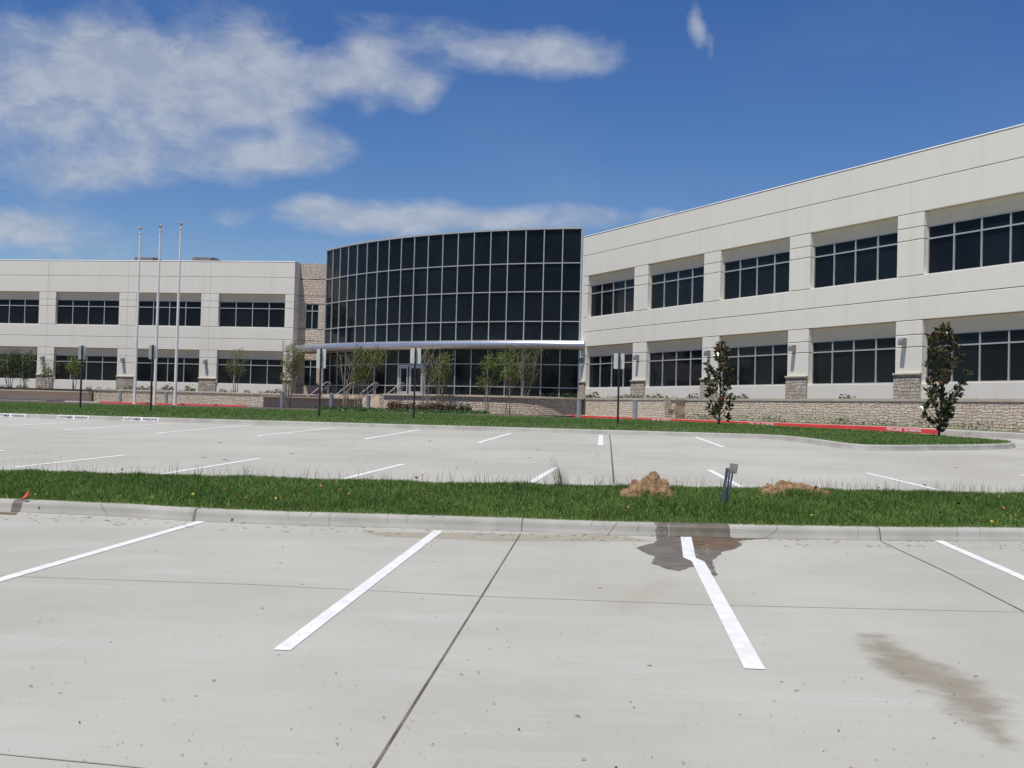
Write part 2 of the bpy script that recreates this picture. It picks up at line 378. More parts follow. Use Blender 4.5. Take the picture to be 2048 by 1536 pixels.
# ------------------------------------------------------------------ the ground
VT = [(-80, -2.69), (13.9, -1.331), (14.9, -1.125), (15.6, -1.065), (26, -.70), (34.75, -.60), (40, -.46), (46, -.36), (52, -.335), (60, -.30), (70, -.24), (90, -.12), (110, 0), (700, 0)]
VX, VZ = [a for a, b in VT], [b for a, b in VT]
def vv(x, y): return y + .0893 * np.clip(x, -60, 60)
def zp(x, y): return np.interp(vv(x, y), VX, VZ)
def G(px, py, dz=0):
    """where the sight line of a photo pixel meets the pavement"""
    d = ray(px, py); t = .5
    f = lambda t: d[2] * t - zp(d[0] * t, t) - dz
    while f(t) > 0 and t < 300: t += .25
    lo, hi = t - .25, t
    for _ in range(30):
        m = (lo + hi) / 2
        if f(m) > 0: lo = m
        else: hi = m
    return np.array([d[0] * hi, hi])
def at(px, Y): d = ray(px, 800); return np.array([d[0] * Y, Y])
def atz(px, py, Y): d = ray(px, py); return np.array([d[0] * Y, Y, d[2] * Y])

xs = np.unique(np.concatenate([np.linspace(-900, -60, 12), np.linspace(-60, 60, 61), np.linspace(60, 900, 12)]))
ys = np.unique(np.concatenate([np.linspace(-300, -10, 12), np.linspace(-10, 10, 21), np.arange(10, 18, .25), np.linspace(18, 110, 185), np.linspace(110, 1500, 14)]))
X, Y = np.meshgrid(xs, ys); V = np.stack([X, Y, zp(X, Y) + E], -1).reshape(-1, 3)
ii = np.arange(len(ys) - 1)[:, None] * len(xs) + np.arange(len(xs) - 1)[None]
Fc = np.stack([ii, ii + 1, ii + 1 + len(xs), ii + len(xs)], -1).reshape(-1, 4)
struct(fast_mesh('pavement', V, Fc, 'pave', smooth=True))

def strip(name, pts, width, mat, lift=.004, zf=zp, sub=.4, w_end=None):
    """thin painted line or joint laid on the ground along a path"""
    pts = [np.array(p, float) for p in pts]; mb = MB(); out = []
    for a, b in zip(pts, pts[1:]):
        n = max(1, int(np.linalg.norm(b - a) / sub))
        out += [a + (b - a) * k / n for k in range(n)]
    out.append(pts[-1]); q = []
    for i, p in enumerate(out):
        t = out[min(i + 1, len(out) - 1)] - out[max(i - 1, 0)]; t = t / np.linalg.norm(t); nrm = np.array([-t[1], t[0]]) * width / 2
        q.append((p + nrm, p - nrm))
    for (a, b), (c, d) in zip(q, q[1:]):
        mb.face([(*a, zf(*a) + lift), (*b, zf(*b) + lift), (*d, zf(*d) + lift), (*c, zf(*c) + lift)])
    return struct(mb.build(name, mat))
LW = .105
def ext(a, b, k):  # carry a line on beyond b
    return b + (b - a) / np.linalg.norm(b - a) * k
# stall lines, near bay (the third was repainted with a jog)
a, b = G(414, 1040), G(0, 1160); strip('parking_line', [a, ext(a, b, 1.5)], LW, 'line')
strip('parking_line', [G(877, 1062), G(563, 1301)], LW, 'line')
strip('parking_line', [G(1372, 1074), G(1379, 1116), G(1396, 1123), G(1510, 1339)], LW + .015, 'line', sub=5)
a, b = G(1868, 1078), G(2048, 1157); strip('parking_line', [a, ext(a, b, 2.2)], LW, 'line')
for p, q in (((254, 910), (25, 935)), ((520, 917), (320, 949)), ((808, 928), (655, 966)), ((1112, 935), (1058, 968)), ((1418, 940), (1495, 981)), ((1732, 946), (1880, 981))):
    strip('parking_line', [G(*p), G(*q)], LW, 'line')
for p, q in (((81, 836.6), (0, 841)), ((208, 841), (0, 853)), ((349, 846), (124, 861)), ((504, 849.8), (315, 867.6)), ((667, 856), (514, 873)), ((841, 859.5), (730, 879)), ((1022, 867), (958, 886)), ((1202, 870), (1201, 891)), ((1390, 874), (1448, 895))):
    strip('parking_line', [G(*p), G(*q)], LW + .02, 'line')
a, b = G(10, 901), G(-60, 908); strip('parking_line', [a, b], LW, 'line')
a, b = G(2040, 950), G(2140, 970); strip('parking_line', [a, b], LW, 'line')
# joints in the slab
strip('pavement_joint', [G(1041, 1068), G(965, 1190), G(748, 1536), ext(G(965, 1190), G(748, 1536), 2)], .015, 'joint', .003)
strip('pavement_joint', [G(1762, 1083), G(1900, 1148), G(2060, 1230)], .016, 'joint', .003)
strip('pavement_joint', [G(-60, 1150), G(500, 1169), G(965, 1193), G(1450, 1211), G(2100, 1226)], .011, 'hair', .003)
strip('pavement_joint', [G(-40, 1505), G(290, 1537)], .011, 'hair', .003)
strip('pavement_joint', [G(1219, 870), G(1224, 920), G(1228, 968)], .03, 'joint', .003)
strip('pavement_joint', [G(-20, 872), G(700, 892), G(1226, 905), G(2100, 920)], .016, 'hair', .003)

# kerbs: rolled face, rounded shoulder, flat top behind it
KP = [(0, -.15), (0, .005), (.026, .05), (.046, .100), (.066, .125), (.10, .135), (.27, .135), (.27, -.15)]
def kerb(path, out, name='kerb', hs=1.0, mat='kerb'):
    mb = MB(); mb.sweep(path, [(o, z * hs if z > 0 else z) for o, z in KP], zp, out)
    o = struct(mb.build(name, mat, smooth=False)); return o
def dens(path, step=.6):
    out = []
    for a, b in zip(path, path[1:]):
        a, b = np.array(a, float), np.array(b, float); n = max(1, int(np.linalg.norm(b - a) / step)); out += [a + (b - a) * k / n for k in range(n)]
    return out + [np.array(path[-1], float)]
def smooth_path(p, it=2):
    p = [np.array(q, float) for q in p]
    for _ in range(it):
        n = [p[0]]
        for a, b in zip(p, p[1:]): n += [a * .75 + b * .25, a * .25 + b * .75]
        p = n + [p[-1]]
    return p
ROW = np.array([.996, -.0889])
nk = [G(*q) for q in ((51, 1025), (254, 1034), (381, 1043), (600, 1051), (851, 1057.5), (1044, 1064), (1200, 1070), (1480, 1077), (1759, 1081.5), (2048, 1082.5))]
NKERB = [nk[0] - ROW * 30] + smooth_path(nk, 2) + [nk[-1] + ROW * 30]
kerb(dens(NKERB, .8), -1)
def BK(x): return 15.27 + .03 * np.clip(x, 0, 12) - .055 * np.clip(x, -12, 0)
BKERB = [np.array((x, BK(x))) for x in np.linspace(-38, 38, 60)]
kerb(BKERB, 1)
for px in (385, 1043, 1761):                      # open joints across the near kerb
    p = G(px, np.interp(px, (381, 1044, 1759), (1043, 1064, 1081.5)))
    mb = MB(); mb.sweep([p - ROW * .006, p + ROW * .006], [(o - .004, z + .004) for o, z in KP[1:7]], zp, -1, closed=False); struct(mb.build('kerb_joint', 'joint'))
rs = np.random.default_rng(3)
for k in range(26):                               # hairline cracks across the near kerb
    px = rs.uniform(60, 2040); p = np.array([np.interp(px, (51, 2048), (nk[0][0], nk[-1][0])), 0]); p[1] = np.interp(p[0], [q[0] for q in NKERB], [q[1] for q in NKERB])
    sl = rs.normal(0, .05); n0 = rs.integers(0, 3)
    pr = [(o - .003, z + .003) for o, z in KP[1 + n0:7]]
    mb = MB()
    for (o1, z1), (o2, z2) in zip(pr, pr[1:]):
        a1, a2 = p + ROW * sl * z1 * 8, p + ROW * sl * z2 * 8; nn = np.array([.0889, .996]); zb = zp(*p)
        q = [a1 + nn * o1, a1 + nn * o1 + ROW * .006, a2 + nn * o2 + ROW * .006, a2 + nn * o2]
        mb.face([(*q[0], zb + z1), (*q[1], zb + z1), (*q[2], zb + z2), (*q[3], zb + z2)])
    struct(mb.build('kerb_crack', 'hair'))

# near grass median
def med_bounds(x):
    y0 = np.interp(x, [q[0] for q in NKERB], [q[1] for q in NKERB]) + .25; y1 = BK(x) - .25
    return y0, y1
def bumpy(x, y, s=1.0):
    return .5 * (np.sin(x * 1.7 * s + 1.3) * np.cos(y * 2.1 * s + .4) + .6 * np.sin(x * 4.3 * s + y * 3.1 * s) + .4 * np.cos(x * 7.7 * s - y * 5.2 * s + 2))
def zmed(x, y):
    y0, y1 = med_bounds(x); u = np.clip((y - y0) / (y1 - y0), 0, 1)
    zf, zb = zp(x, y0 - .25) + .125, zp(x, y1 + .25) + .125
    return zf + (zb - zf) * u + .02 * np.sin(np.pi * u) + .018 * bumpy(x, y) * np.sin(np.pi * u) ** .5
gx = np.linspace(-36, 36, 361); gu = np.linspace(-.03, 1.03, 19)
X = np.repeat(gx[:, None], len(gu), 1); y0, y1 = med_bounds(X); Y = y0 + (y1 - y0) * gu[None]
V = np.stack([X, Y, zmed(X, Y) + E], -1).reshape(-1, 3)
def gridfaces(a, b):
    ii = np.arange(a - 1)[:, None] * b + np.arange(b - 1)[None]; return np.stack([ii, ii + b, ii + b + 1, ii + 1], -1).reshape(-1, 4)
struct(fast_mesh('median_turf', V, gridfaces(len(gx), len(gu)), 'turf', smooth=True))
MOUNDS = [(atz(1300, 1000, 14.3), .36, .27, .30), (atz(1580, 992, 14.75), .40, .22, .17)]
def blades(x, y, z, h, wd, lean, cols):
    n = len(x); a = rng.uniform(0, 2 * np.pi, n); la = rng.uniform(0, 2 * np.pi, n); b = np.stack([np.cos(a), np.sin(a), 0 * a], 1) * (wd / 2)[:, None]
    root = np.stack([x, y, z], 1); l = np.stack([np.cos(la), np.sin(la), 0 * la], 1) * (lean * h)[:, None]
    mid = root + l * .35 + np.stack([0 * h, 0 * h, h * .6], 1); tip = root + l + np.stack([0 * h, 0 * h, h * np.sqrt(np.clip(1 - lean ** 2 * .5, .2, 1))], 1)
    v = np.stack([root - b, root + b, mid + b * .8, tip, mid - b * .8], 1).reshape(-1, 3)
    i = np.arange(n)[:, None] * 5
    f = np.concatenate([i + np.array([[0, 1, 2, 4]])]); f2 = i + np.array([[4, 2, 3, 3]])
    return v, f, f2, np.repeat(cols, 5, 0)
def grass_object(name, x, y, z, h, wd, lean, cols):
    v, f, f2, c = blades(x, y, z + E, h, wd, lean, cols)
    n = len(x)                               # quads below, a triangle tip above: two faces per blade
    me_f = np.concatenate([f, f2[:, [0, 1, 2, 2]]])
    me = bpy.data.meshes.new(name); tri = f2[:, :3]
    me.vertices.add(len(v)); me.vertices.foreach_set('co', v.astype(np.float32).ravel())
    li = np.concatenate([f.ravel(), tri.ravel()]).astype(np.int32)
    me.loops.add(len(li)); me.loops.foreach_set('vertex_index', li)
    me.polygons.add(2 * n)
    me.polygons.foreach_set('loop_start', np.concatenate([np.arange(n) * 4, 4 * n + np.arange(n) * 3]).astype(np.int32))
    me.polygons.foreach_set('loop_total', np.concatenate([np.full(n, 4), np.full(n, 3)]).astype(np.int32))
    at_ = me.color_attributes.new('col', 'FLOAT_COLOR', 'POINT'); at_.data.foreach_set('color', np.hstack([c, np.ones((len(c), 1))]).astype(np.float32).ravel())
    me.update(); me.materials.append(M['grass'])
    ob = bpy.data.objects.new(name, me); C.objects.link(ob); return struct(ob, 'stuff')
def grass_cols(n, patch, lo=(.082, .165, .034), hi=(.225, .345, .085), dry=.06):
    t = np.clip(rng.beta(2, 2.4, n) * .7 + .3 * patch, 0, 1)[:, None]
    c = np.array(lo) + (np.array(hi) - np.array(lo)) * t
    k = rng.random(n) < dry; c[k] = np.array((.26, .20, .075)) * rng.uniform(.6, 1.1, (k.sum(), 1))
    return c
N = 390000
x = np.concatenate([rng.uniform(-13, 13, int(N * .86)), rng.uniform(-22, 22, int(N * .14))]); y0, y1 = med_bounds(x); u = rng.uniform(-.035, 1.03, len(x)); y = y0 + (y1 - y0) * u
clump = np.clip(.5 + .8 * bumpy(x * 2.1, y * 2.6), 0, 1)
keep = rng.random(len(x)) < .55 + .45 * clump
for (mc, rx, ry, hh) in MOUNDS: keep &= ((x - mc[0]) / rx) ** 2 + ((y - mc[1]) / ry) ** 2 > rng.uniform(.25, .95, len(x))
x, y, u, clump = x[keep], y[keep], u[keep], clump[keep]
h = (.03 + .055 * rng.random(len(x)) ** 1.3 + .03 * clump) * np.clip(np.minimum(u + .08, 1.06 - u) * 7, .40, 1)
pt = np.clip(.5 + .9 * bumpy(x * .7, y * 1.1), 0, 1)
grass_object('median_grass', x, y, zmed(x, y) - .01, h, rng.uniform(.006, .012, len(x)), rng.uniform(.1, .75, len(x)), grass_cols(len(x), pt, dry=.045))
# runners hanging over the near kerb and a thin fringe of seed stalks along the back
n = 1500; x = rng.uniform(-12, 12, n); y0, y1 = med_bounds(x); b = y0 - rng.uniform(-.05, .09, n)
grass_object('kerb_runners', x, b, zp(x, b) + .10 + .02 * rng.random(n), rng.uniform(.04, .12, n), rng.uniform(.004, .008, n), rng.uniform(.7, 1.1, n), grass_cols(n, np.full(n, .6), dry=.25))
n = 2300; x = rng.uniform(-12, 12, n); x = x[rng.random(n) < .35 + .6 * np.clip(.5 + bumpy(x * 1.3, x * .4), 0, 1)]; n = len(x); y0, y1 = med_bounds(x); y = y1 - rng.random(n) ** 2 * .5
h = rng.uniform(.10, .24, n); z = zmed(x, y)
grass_object('seed_stalks', x, y, z, h, rng.uniform(.003, .005, n), rng.uniform(.1, .6, n), grass_cols(n, np.full(n, .5), (.09, .10, .05), (.16, .15, .09), dry=.2))
# tall tufts
def tuft(px, py, Y, n, hmin, hmax, spread, lo, hi, name, label, bias=0):
    c = atz(px, py, Y); zc = zmed(c[0], c[1]); mb_v = []; mb_f = []; col = []
    k = 0
    for i in range(n):
        h = rng.uniform(hmin, hmax); a = rng.normal(bias, .9); r0 = rng.normal(0, spread, 2); ln = rng.uniform(.25, .8)
        dirv = np.array([math.cos(a), .35 * math.sin(a), 0]); t = np.linspace(0, 1, 7); wv = np.array([-dirv[1], dirv[0], 0]) * .0035 + np.array([.002, 0, 0])
        pts = np.array([r0[0], r0[1], 0]) + dirv * (ln * h) * t[:, None] ** 2 + np.array([0, 0, 1]) * (h * (t - .35 * ln * t ** 3))[:, None]
        ww = (1 - t * .8)[:, None]
        v = np.stack([pts - wv * ww, pts + wv * ww], 1).reshape(-1, 3); mb_v.append(v)
        f = np.arange(6)[:, None] * 2 + np.array([[0, 1, 3, 2]]) + k; mb_f.append(f); k += 14
        cc_ = np.array(lo) + (np.array(hi) - np.array(lo)) * rng.random(); col.append(np.repeat(cc_[None], 14, 0))
    o = fast_mesh(name, np.concatenate(mb_v), np.concatenate(mb_f), 'grass', np.concatenate(col), loc=(c[0], c[1], zc + E))
    return tag(o, label, 'grass tuft')
tuft(1118, 975, 14.9, 60, .22, .48, .05, (.10, .12, .04), (.24, .22, .10), 'grass_tuft', 'tall arching tuft of pale grass on the median beside a white stall line', bias=2.6)
tuft(95, 948, 15.4, 7, .30, .52, .05, (.17, .13, .07), (.28, .22, .13), 'grass_tuft', 'thin dry weed stalks standing up from the median above the orange flag', bias=2.4)
tuft(1050, 1000, 14.3, 40, .12, .26, .09, (.12, .15, .05), (.28, .27, .12), 'grass_tuft', 'low flattened tuft of straw coloured grass in the middle of the median', bias=3.0)

# ------------------------------------------------------------------ far grass strip with its nose
RA = 2.687; R0 = np.array([13.106, 62.09]); RD = np.array([math.sin(RA), math.cos(RA)]); RN = np.array([RD[1], -RD[0]])
LA = 1.7242; L0 = np.array([-30.173, 98.6655]); LD = np.array([math.sin(LA), math.cos(LA)]); LN = np.array([LD[1], -LD[0]])
def rw(s, o): return R0 + RD * s + RN * o
def lw(s, o): return L0 + LD * s + LN * o
def rowpt(px):
    d = ray(px, 850)[0]; Yv = 34.75 / (1 + .0893 * d); return np.array([d * Yv, Yv])
FRONT = [np.array([-70, 34.75 + .0893 * 60 + .9])] + [rowpt(p) for p in (-150, 0, 254, 520, 725, 966, 1218, 1470, 1545)] + [G(1614, 886), G(1697, 900), G(1780, 902), G(1862, 901), G(1950, 900), G(2010, 898)]
TIP = [np.array([14.0, 31.4]), np.array([14.75, 33.0])]
BACK = [rw(25.5, 10.6), rw(15, 10.6), rw(2, 10.6), np.array([-3, 59.6]), np.array([-14, 61.5]), np.array([-70, 66])]
FRS = FRONT[:8] + smooth_path(FRONT[8:] + TIP + BACK[:2], 2) + BACK[2:]
kerb(dens(FRS, 1.2), -1)
LP = np.array(dens(FRS, 1.5)); LB = np.concatenate([LP, [[-70, 41.2]]])
def inside(poly, x, y):
    ins = np.zeros(np.shape(x), bool)
    for a, b in zip(poly, np.roll(poly, -1, 0)):
        if a[1] != b[1]: ins ^= ((a[1] > y) != (b[1] > y)) & (x < (b[0] - a[0]) * (y - a[1]) / (b[1] - a[1]) + a[0])
    return ins
def edge_dist(x, y):
    d = np.full(np.shape(x), 1e9)
    for a, b in zip(LP, LP[1:]):
        ab = b - a; t = np.clip(((x - a[0]) * ab[0] + (y - a[1]) * ab[1]) / (ab @ ab), 0, 1); d = np.minimum(d, (x - a[0] - t * ab[0]) ** 2 + (y - a[1] - t * ab[1]) ** 2)
    return np.sqrt(d)
def zst(x, y):
    x, y = np.asarray(x, float), np.asarray(y, float); d = np.clip(edge_dist(x, y) - .2, 0, 20); v = vv(x, y)
    return zp(x, y) + .125 + np.interp(v, [30, 38, 44, 50], [.08, .08, -.02, -.115]) * (1 - np.exp(-d / 1.6)) + .012 * bumpy(x * .5, y * .5) * np.clip(d, 0, 1)
from mathutils.geometry import delaunay_2d_cdt
mbk = MB(); nlp = len(LP); inner = []
for i in range(nlp):
    t = LP[min(i + 1, nlp - 1)] - LP[max(i - 1, 0)]; t = t / np.linalg.norm(t); inner.append(LP[i] + np.array([-t[1], t[0]]) * .22)
X, Y = np.meshgrid(np.arange(-69, 16, .7), np.arange(26.5, 66, .7)); X = X.ravel() + .1 * (np.arange(X.size) % 3); Y = Y.ravel(); k = inside(LB, X, Y) & (edge_dist(X, Y) > .5)
pts2 = [Vector(p) for p in inner] + [Vector((a, b)) for a, b in zip(X[k], Y[k])]
vo, eo, fo, _, _, _ = delaunay_2d_cdt(pts2, [], [list(range(nlp))], 1, 1e-4)
vo = np.array([tuple(v) for v in vo]); fo = np.array([f for f in fo if len(f) == 3])
struct(fast_mesh('lawn_soil', np.column_stack([vo, zst(vo[:, 0], vo[:, 1]) + E]), fo, 'turf', smooth=True))
n = 420000; x = rng.uniform(-28, 15, n); y = 26.5 + 39 * rng.random(n) ** 1.7; k = inside(LB, x, y) & (np.abs(x / y) < .50); x, y = x[k], y[k]; d = edge_dist(x, y); k = d > .14; x, y, d = x[k], y[k], d[k]; n = len(x)
pt = np.clip(.45 + .8 * bumpy(x * .45, y * .6), 0, 1)
grass_object('lawn_grass', x, y, zst(x, y) - .01, rng.uniform(.03, .075, n) * (.8 + .5 * pt), rng.uniform(.014, .03, n) * np.clip(y / 40, .8, 1.6), rng.uniform(.1, .7, n), grass_cols(n, pt, (.085, .165, .036), (.20, .315, .085), dry=.05))
n = 60000; x = rng.uniform(2, 15, n); y = rng.uniform(28, 58, n); k = inside(LB, x, y); x, y = x[k], y[k]; d = edge_dist(x, y); k = (d < .9) & (x > 14.2 - (y - 36) * .49 - .9) & (y > 33); x, y = x[k][:420], y[k][:420]; n = len(x)
grass_object('lawn_seed_stalks', x, y, zst(x, y), rng.uniform(.08, .18, n), rng.uniform(.006, .010, n), rng.uniform(.1, .6, n), grass_cols(n, np.full(n, .5), (.09, .13, .05), (.17, .19, .10), dry=.1))

# ------------------------------------------------------------------ things on the near median
def hash3(v): return np.sin(v @ np.array([12.9898, 78.233, 37.719])) * 43758.5453 % 1
def mound(c, rx, ry, hh, label, seed):
    g = np.random.default_rng(seed); n = 90; t = np.linspace(-1.25, 1.25, n); X, Y = np.meshgrid(t, t)
    r = np.hypot(X, Y) * (1 + .16 * np.sin(3 * np.arctan2(Y, X) + seed)); prof = np.clip(1 - r, -.4, 1); base = np.sign(prof) * np.abs(prof) ** .85
    H = np.zeros_like(X)
    for k in range(420):                 # clods: small rounded lumps of many sizes
        cx, cy = g.uniform(-1.1, 1.1, 2); s = g.uniform(.04, .17) * (1 if g.random() < .8 else 1.5)
        q = np.clip(1 - ((X - cx) ** 2 + (Y - cy) ** 2) / s ** 2, 0, 1); H = np.maximum(H, np.sqrt(q) * s * 1.0)
    Z = base * hh * .6 + H * hh * 3.3 * np.clip(prof + .45, 0, 1) + .008 * g.normal(size=X.shape)
    x, y = X * rx, Y * ry; zz = zmed(c[0] + x, c[1] + y); z0 = float(zmed(c[0], c[1]))
    V = np.stack([x, y, zz - z0 + np.where(prof > -.3, Z, -.05)], -1).reshape(-1, 3)
    o = fast_mesh('dirt_mound', V, gridfaces(n, n), 'dirt', loc=(c[0], c[1], z0 + E)); return tag(o, label, 'dirt mound', 'heaps of dug clay on the median')
mound(MOUNDS[0][0], .33, .26, .25, 'taller heap of clumpy orange clay with grass growing through it, left of the leaning stakes', 1)
mound(MOUNDS[1][0], .44, .22, .14, 'lower wider heap of orange clay right of the leaning stakes', 5)
n = 1500; th = rng.uniform(0, 2 * np.pi, n); c = MOUNDS[0][0]; rr = rng.uniform(.25, .9, n); x = c[0] + .04 + .26 * rr * np.cos(th); y = c[1] - .16 + .12 * rr * np.sin(th)
k = rng.random(n) < .5; x, y = x[k], y[k]; n = len(x)
grass_object('mound_grass', x, y, zmed(x, y), rng.uniform(.07, .17, n), rng.uniform(.006, .011, n), rng.uniform(.1, .7, n), grass_cols(n, np.full(n, .45)))
n = 900; c = MOUNDS[1][0]; x = c[0] + .06 + rng.normal(0, .13, n); y = c[1] - .2 + rng.normal(0, .07, n)
grass_object('mound_grass', x, y, zmed(x, y), rng.uniform(.07, .15, n), rng.uniform(.006, .011, n), rng.uniform(.1, .7, n), grass_cols(n, np.full(n, .4)))
# taller dark clump between the heaps
n = 3500; c = atz(1375, 1000, 13.7); x = c[0] + rng.normal(0, .26, n); y = c[1] + rng.normal(0, .16, n)
grass_object('median_clump', x, y, zmed(x, y), rng.uniform(.06, .15, n), rng.uniform(.006, .011, n), rng.uniform(.1, .8, n), grass_cols(n, np.full(n, .3)))

b0 = atz(1445, 1013, 13.75); zb = float(zmed(b0[0], b0[1]))
ut = thing('utility_stub', 'leaning blue grey steel stakes with a small grey box, between the two clay heaps', 'utility stake', (b0[0], b0[1], zb))
def rel(px, py, Yd=13.75): return Vector(atz(px, py, Yd))
def stake(p, q, w_, t_, name='stake', mat='steel'):
    p, q = Vector(p), Vector(q); az_ = (q - p).normalized(); ax = az_.cross(Vector((0, 1, 0))).normalized() * -1; ay = az_.cross(ax)
    mb = MB(); L = (q - p).length / 2
    mb.obox((p + q) / 2, ax, ay, az_, (w_, t_ * .3, L))
    for sgn in (-1, 1): mb.obox((p + q) / 2 + ax * sgn * (w_ - t_ * .3) + ay * t_, ax, ay, az_, (t_ * .3, t_, L))
    return mb.build(name, mat, ut)
stake(rel(1443.5, 1017), rel(1455, 936), .016, .010)
stake(rel(1451, 1018, 13.8), rel(1460, 938, 13.8), .011, .008)
stake(rel(1454, 1010, 13.9), rel(1466, 942, 13.9), .010, .008)
ax = Vector((.975, 0, -.13)).normalized(); azb = Vector((.16, -.05, .98)).normalized(); ayb = azb.cross(ax).normalized()
mb = MB(); mb.obox(rel(1466.5, 936.5, 13.82), ax, ayb, azb, (.045, .03, .058)); mb.obox(rel(1467, 936.2, 13.78), ax, ayb, azb, (.038, .006, .050)); mb.build('terminal_box', 'box', ut)
f0 = atz(49, 991, 13.55); zf_ = float(zmed(f0[0], f0[1]))
fl = thing('marker_flag', 'small orange marker flag stuck in the grass near the kerb drain', 'marker flag', (f0[0], f0[1], zf_))
mb = MB(); mb.tube([(f0[0] + .01, f0[1], zf_ - .02), (f0[0] + .05, f0[1], zf_ + .14)], .003, 5); mb.build('wire', 'black', fl)
mb = MB(); z1 = zf_
mb.face([(f0[0] + .055, f0[1], z1 + .15), (f0[0] + .035, f0[1] - .02, z1 + .06), (f0[0] - .045, f0[1] + .01, z1 + .03), (f0[0] + .0, f0[1] + .012, z1 + .075)])
mb.face([(f0[0] + .055, f0[1], z1 + .15), (f0[0] + .06, f0[1] + .02, z1 + .07), (f0[0] + .035, f0[1] - .02, z1 + .06)])
mb.build('flag', 'flag', fl)

# wet and stained concrete: thin sheets with a broken outline
def decal(name, poly, mat, lift, inset, kind='structure', grid=60):
    poly = [G(*p) for p in poly]; P_ = np.array(poly); lo, hi = P_.min(0), P_.max(0); gx_ = np.linspace(lo[0], hi[0], grid); gy_ = np.linspace(lo[1], hi[1], grid)
    X, Y = np.meshgrid(gx_, gy_, indexing='ij'); ins = np.zeros(X.shape, bool); dist = np.full(X.shape, 9.)
    for a, b in zip(P_, np.roll(P_, -1, 0)):
        c1 = (a[1] > Y) != (b[1] > Y)
        with np.errstate(divide='ignore', invalid='ignore'): xi = (b[0] - a[0]) * (Y - a[1]) / (b[1] - a[1] + 1e-12) + a[0]
        ins ^= c1 & (X < xi); ab = b - a; t = np.clip(((X - a[0]) * ab[0] + (Y - a[1]) * ab[1]) / (ab @ ab + 1e-12), 0, 1)
        dist = np.minimum(dist, np.hypot(X - a[0] - t * ab[0], Y - a[1] - t * ab[1]))
    e = np.where(ins, np.clip(dist / inset, 0, 1), 0)
    V = np.stack([X, Y, zp(X, Y) + lift + E], -1).reshape(-1, 3)
    o = fast_mesh(name, V, gridfaces(grid, grid), mat, smooth=True)
    at_ = o.data.attributes.new('edge', 'FLOAT', 'POINT'); at_.data.foreach_set('value', e.ravel().astype(np.float32))
    o['kind'] = kind; return o
def zz(pts): return [(1200 + a * .2344, 890 + b * .2344) for a, b in pts]
decal('wet_patch', zz([(470, 765), (445, 830), (280, 872), (335, 912), (440, 950), (418, 1012), (560, 1065), (690, 1085), (755, 1066), (800, 1045), (838, 1110), (900, 1060), (960, 1145), (1040, 1125), (1000, 1050), (990, 990), (1080, 912), (1175, 892), (1245, 850), (1200, 822), (1330, 808), (1560, 802), (1250, 765), (1120, 690), (600, 690)]), 'wet', .0025, .09)
decal('mud_film', zz([(640, 752), (660, 790), (800, 900), (1000, 900), (1180, 890), (1230, 850), (1190, 822), (1420, 806), (1560, 802), (1250, 772), (1100, 750)]), 'mud', .0032, .12)
decal('dry_stain', [(1660, 1258), (1790, 1248), (1850, 1295), (1915, 1322), (2010, 1358), (2090, 1420), (2110, 1545), (1970, 1510), (1860, 1445), (1785, 1378), (1690, 1335)], 'damp', .0022, .34)
decal('rust_film', zz([(-300, 1300), (200, 1080), (780, 1060), (1000, 1180), (700, 1500), (0, 1900), (-600, 1800)]), 'rust', .0018, .8)
decal('rust_film', [(700, 1062), (1250, 1068), (1330, 1085), (1000, 1085), (760, 1075)], 'rust', .0018, .1)
wk = [np.array([q, np.interp(q, [p[0] for p in NKERB], [p[1] for p in NKERB])]) for q in np.linspace(G(1340, 1074)[0], G(1462, 1077)[0], 14)]
def kerb_stain(path, mat, lo=.62):
    mb = MB(); mb.sweep(path, [(o - .003, z + .0035) for o, z in KP[1:7]], zp, -1, closed=False); o = struct(mb.build('kerb_stain', mat))
    e = o.data.attributes.new('edge', 'FLOAT', 'POINT'); n = len(o.data.vertices); e.data.foreach_set('value', np.full(n, lo, np.float32)); return o
kerb_stain(wk, 'wet')
kerb_stain([np.array([q, np.interp(q, [p[0] for p in NKERB], [p[1] for p in NKERB])]) for q in np.linspace(G(1312, 1073)[0], G(1338, 1074)[0], 5)], 'wet', .42)
dk = [np.array([q, np.interp(q, [p[0] for p in NKERB], [p[1] for p in NKERB])]) for q in np.linspace(G(16, 1025)[0], G(38, 1025)[0], 5)]
kerb_stain(dk, 'wet'); decal('mud_film', [(-25, 1023), (40, 1025), (36, 1031), (-10, 1029)], 'mud', .0025, .05)

# dead leaves, twigs and grit on the slab and the median
n = 900; px = rng.uniform(-20, 2070, n); py = 1085 + 460 * rng.random(n) ** 1.3
pts = np.array([G(a, b) for a, b in zip(px, py)]); sz = rng.choice([.005, .008, .012, .02], n, p=[.60, .28, .09, .03])
cen = np.stack([pts[:, 0], pts[:, 1], zp(pts[:, 0], pts[:, 1]) + .006 + E], 1); a = rng.uniform(0, 6.28, n)
dr = np.stack([np.cos(a), np.sin(a), rng.uniform(-.05, .12, n)], 1); cl = np.array((.14, .10, .06)) * rng.uniform(.35, 1.6, (n, 1))
v1 = leaves(cen, dr, sz * rng.uniform(.8, 2.6, n), sz * .6, cl, side=np.tile([0, 0, 1.], (n, 1)))
px = rng.uniform(0, 2048, 260); q = [(a, np.interp(a, (51, 1044, 2048), (1030, 1068, 1087)) + rng.random() ** 2 * 16) for a in px]
pts = np.array([G(*b) for b in q]); n = len(pts); cen = np.stack([pts[:, 0], pts[:, 1], zp(pts[:, 0], pts[:, 1]) + .008 + E], 1); a = rng.normal(0, .5, n)
dr = np.stack([np.cos(a), np.sin(a), rng.uniform(-.05, .1, n)], 1); cl = np.array((.26, .17, .09)) * rng.uniform(.4, 1.4, (n, 1))
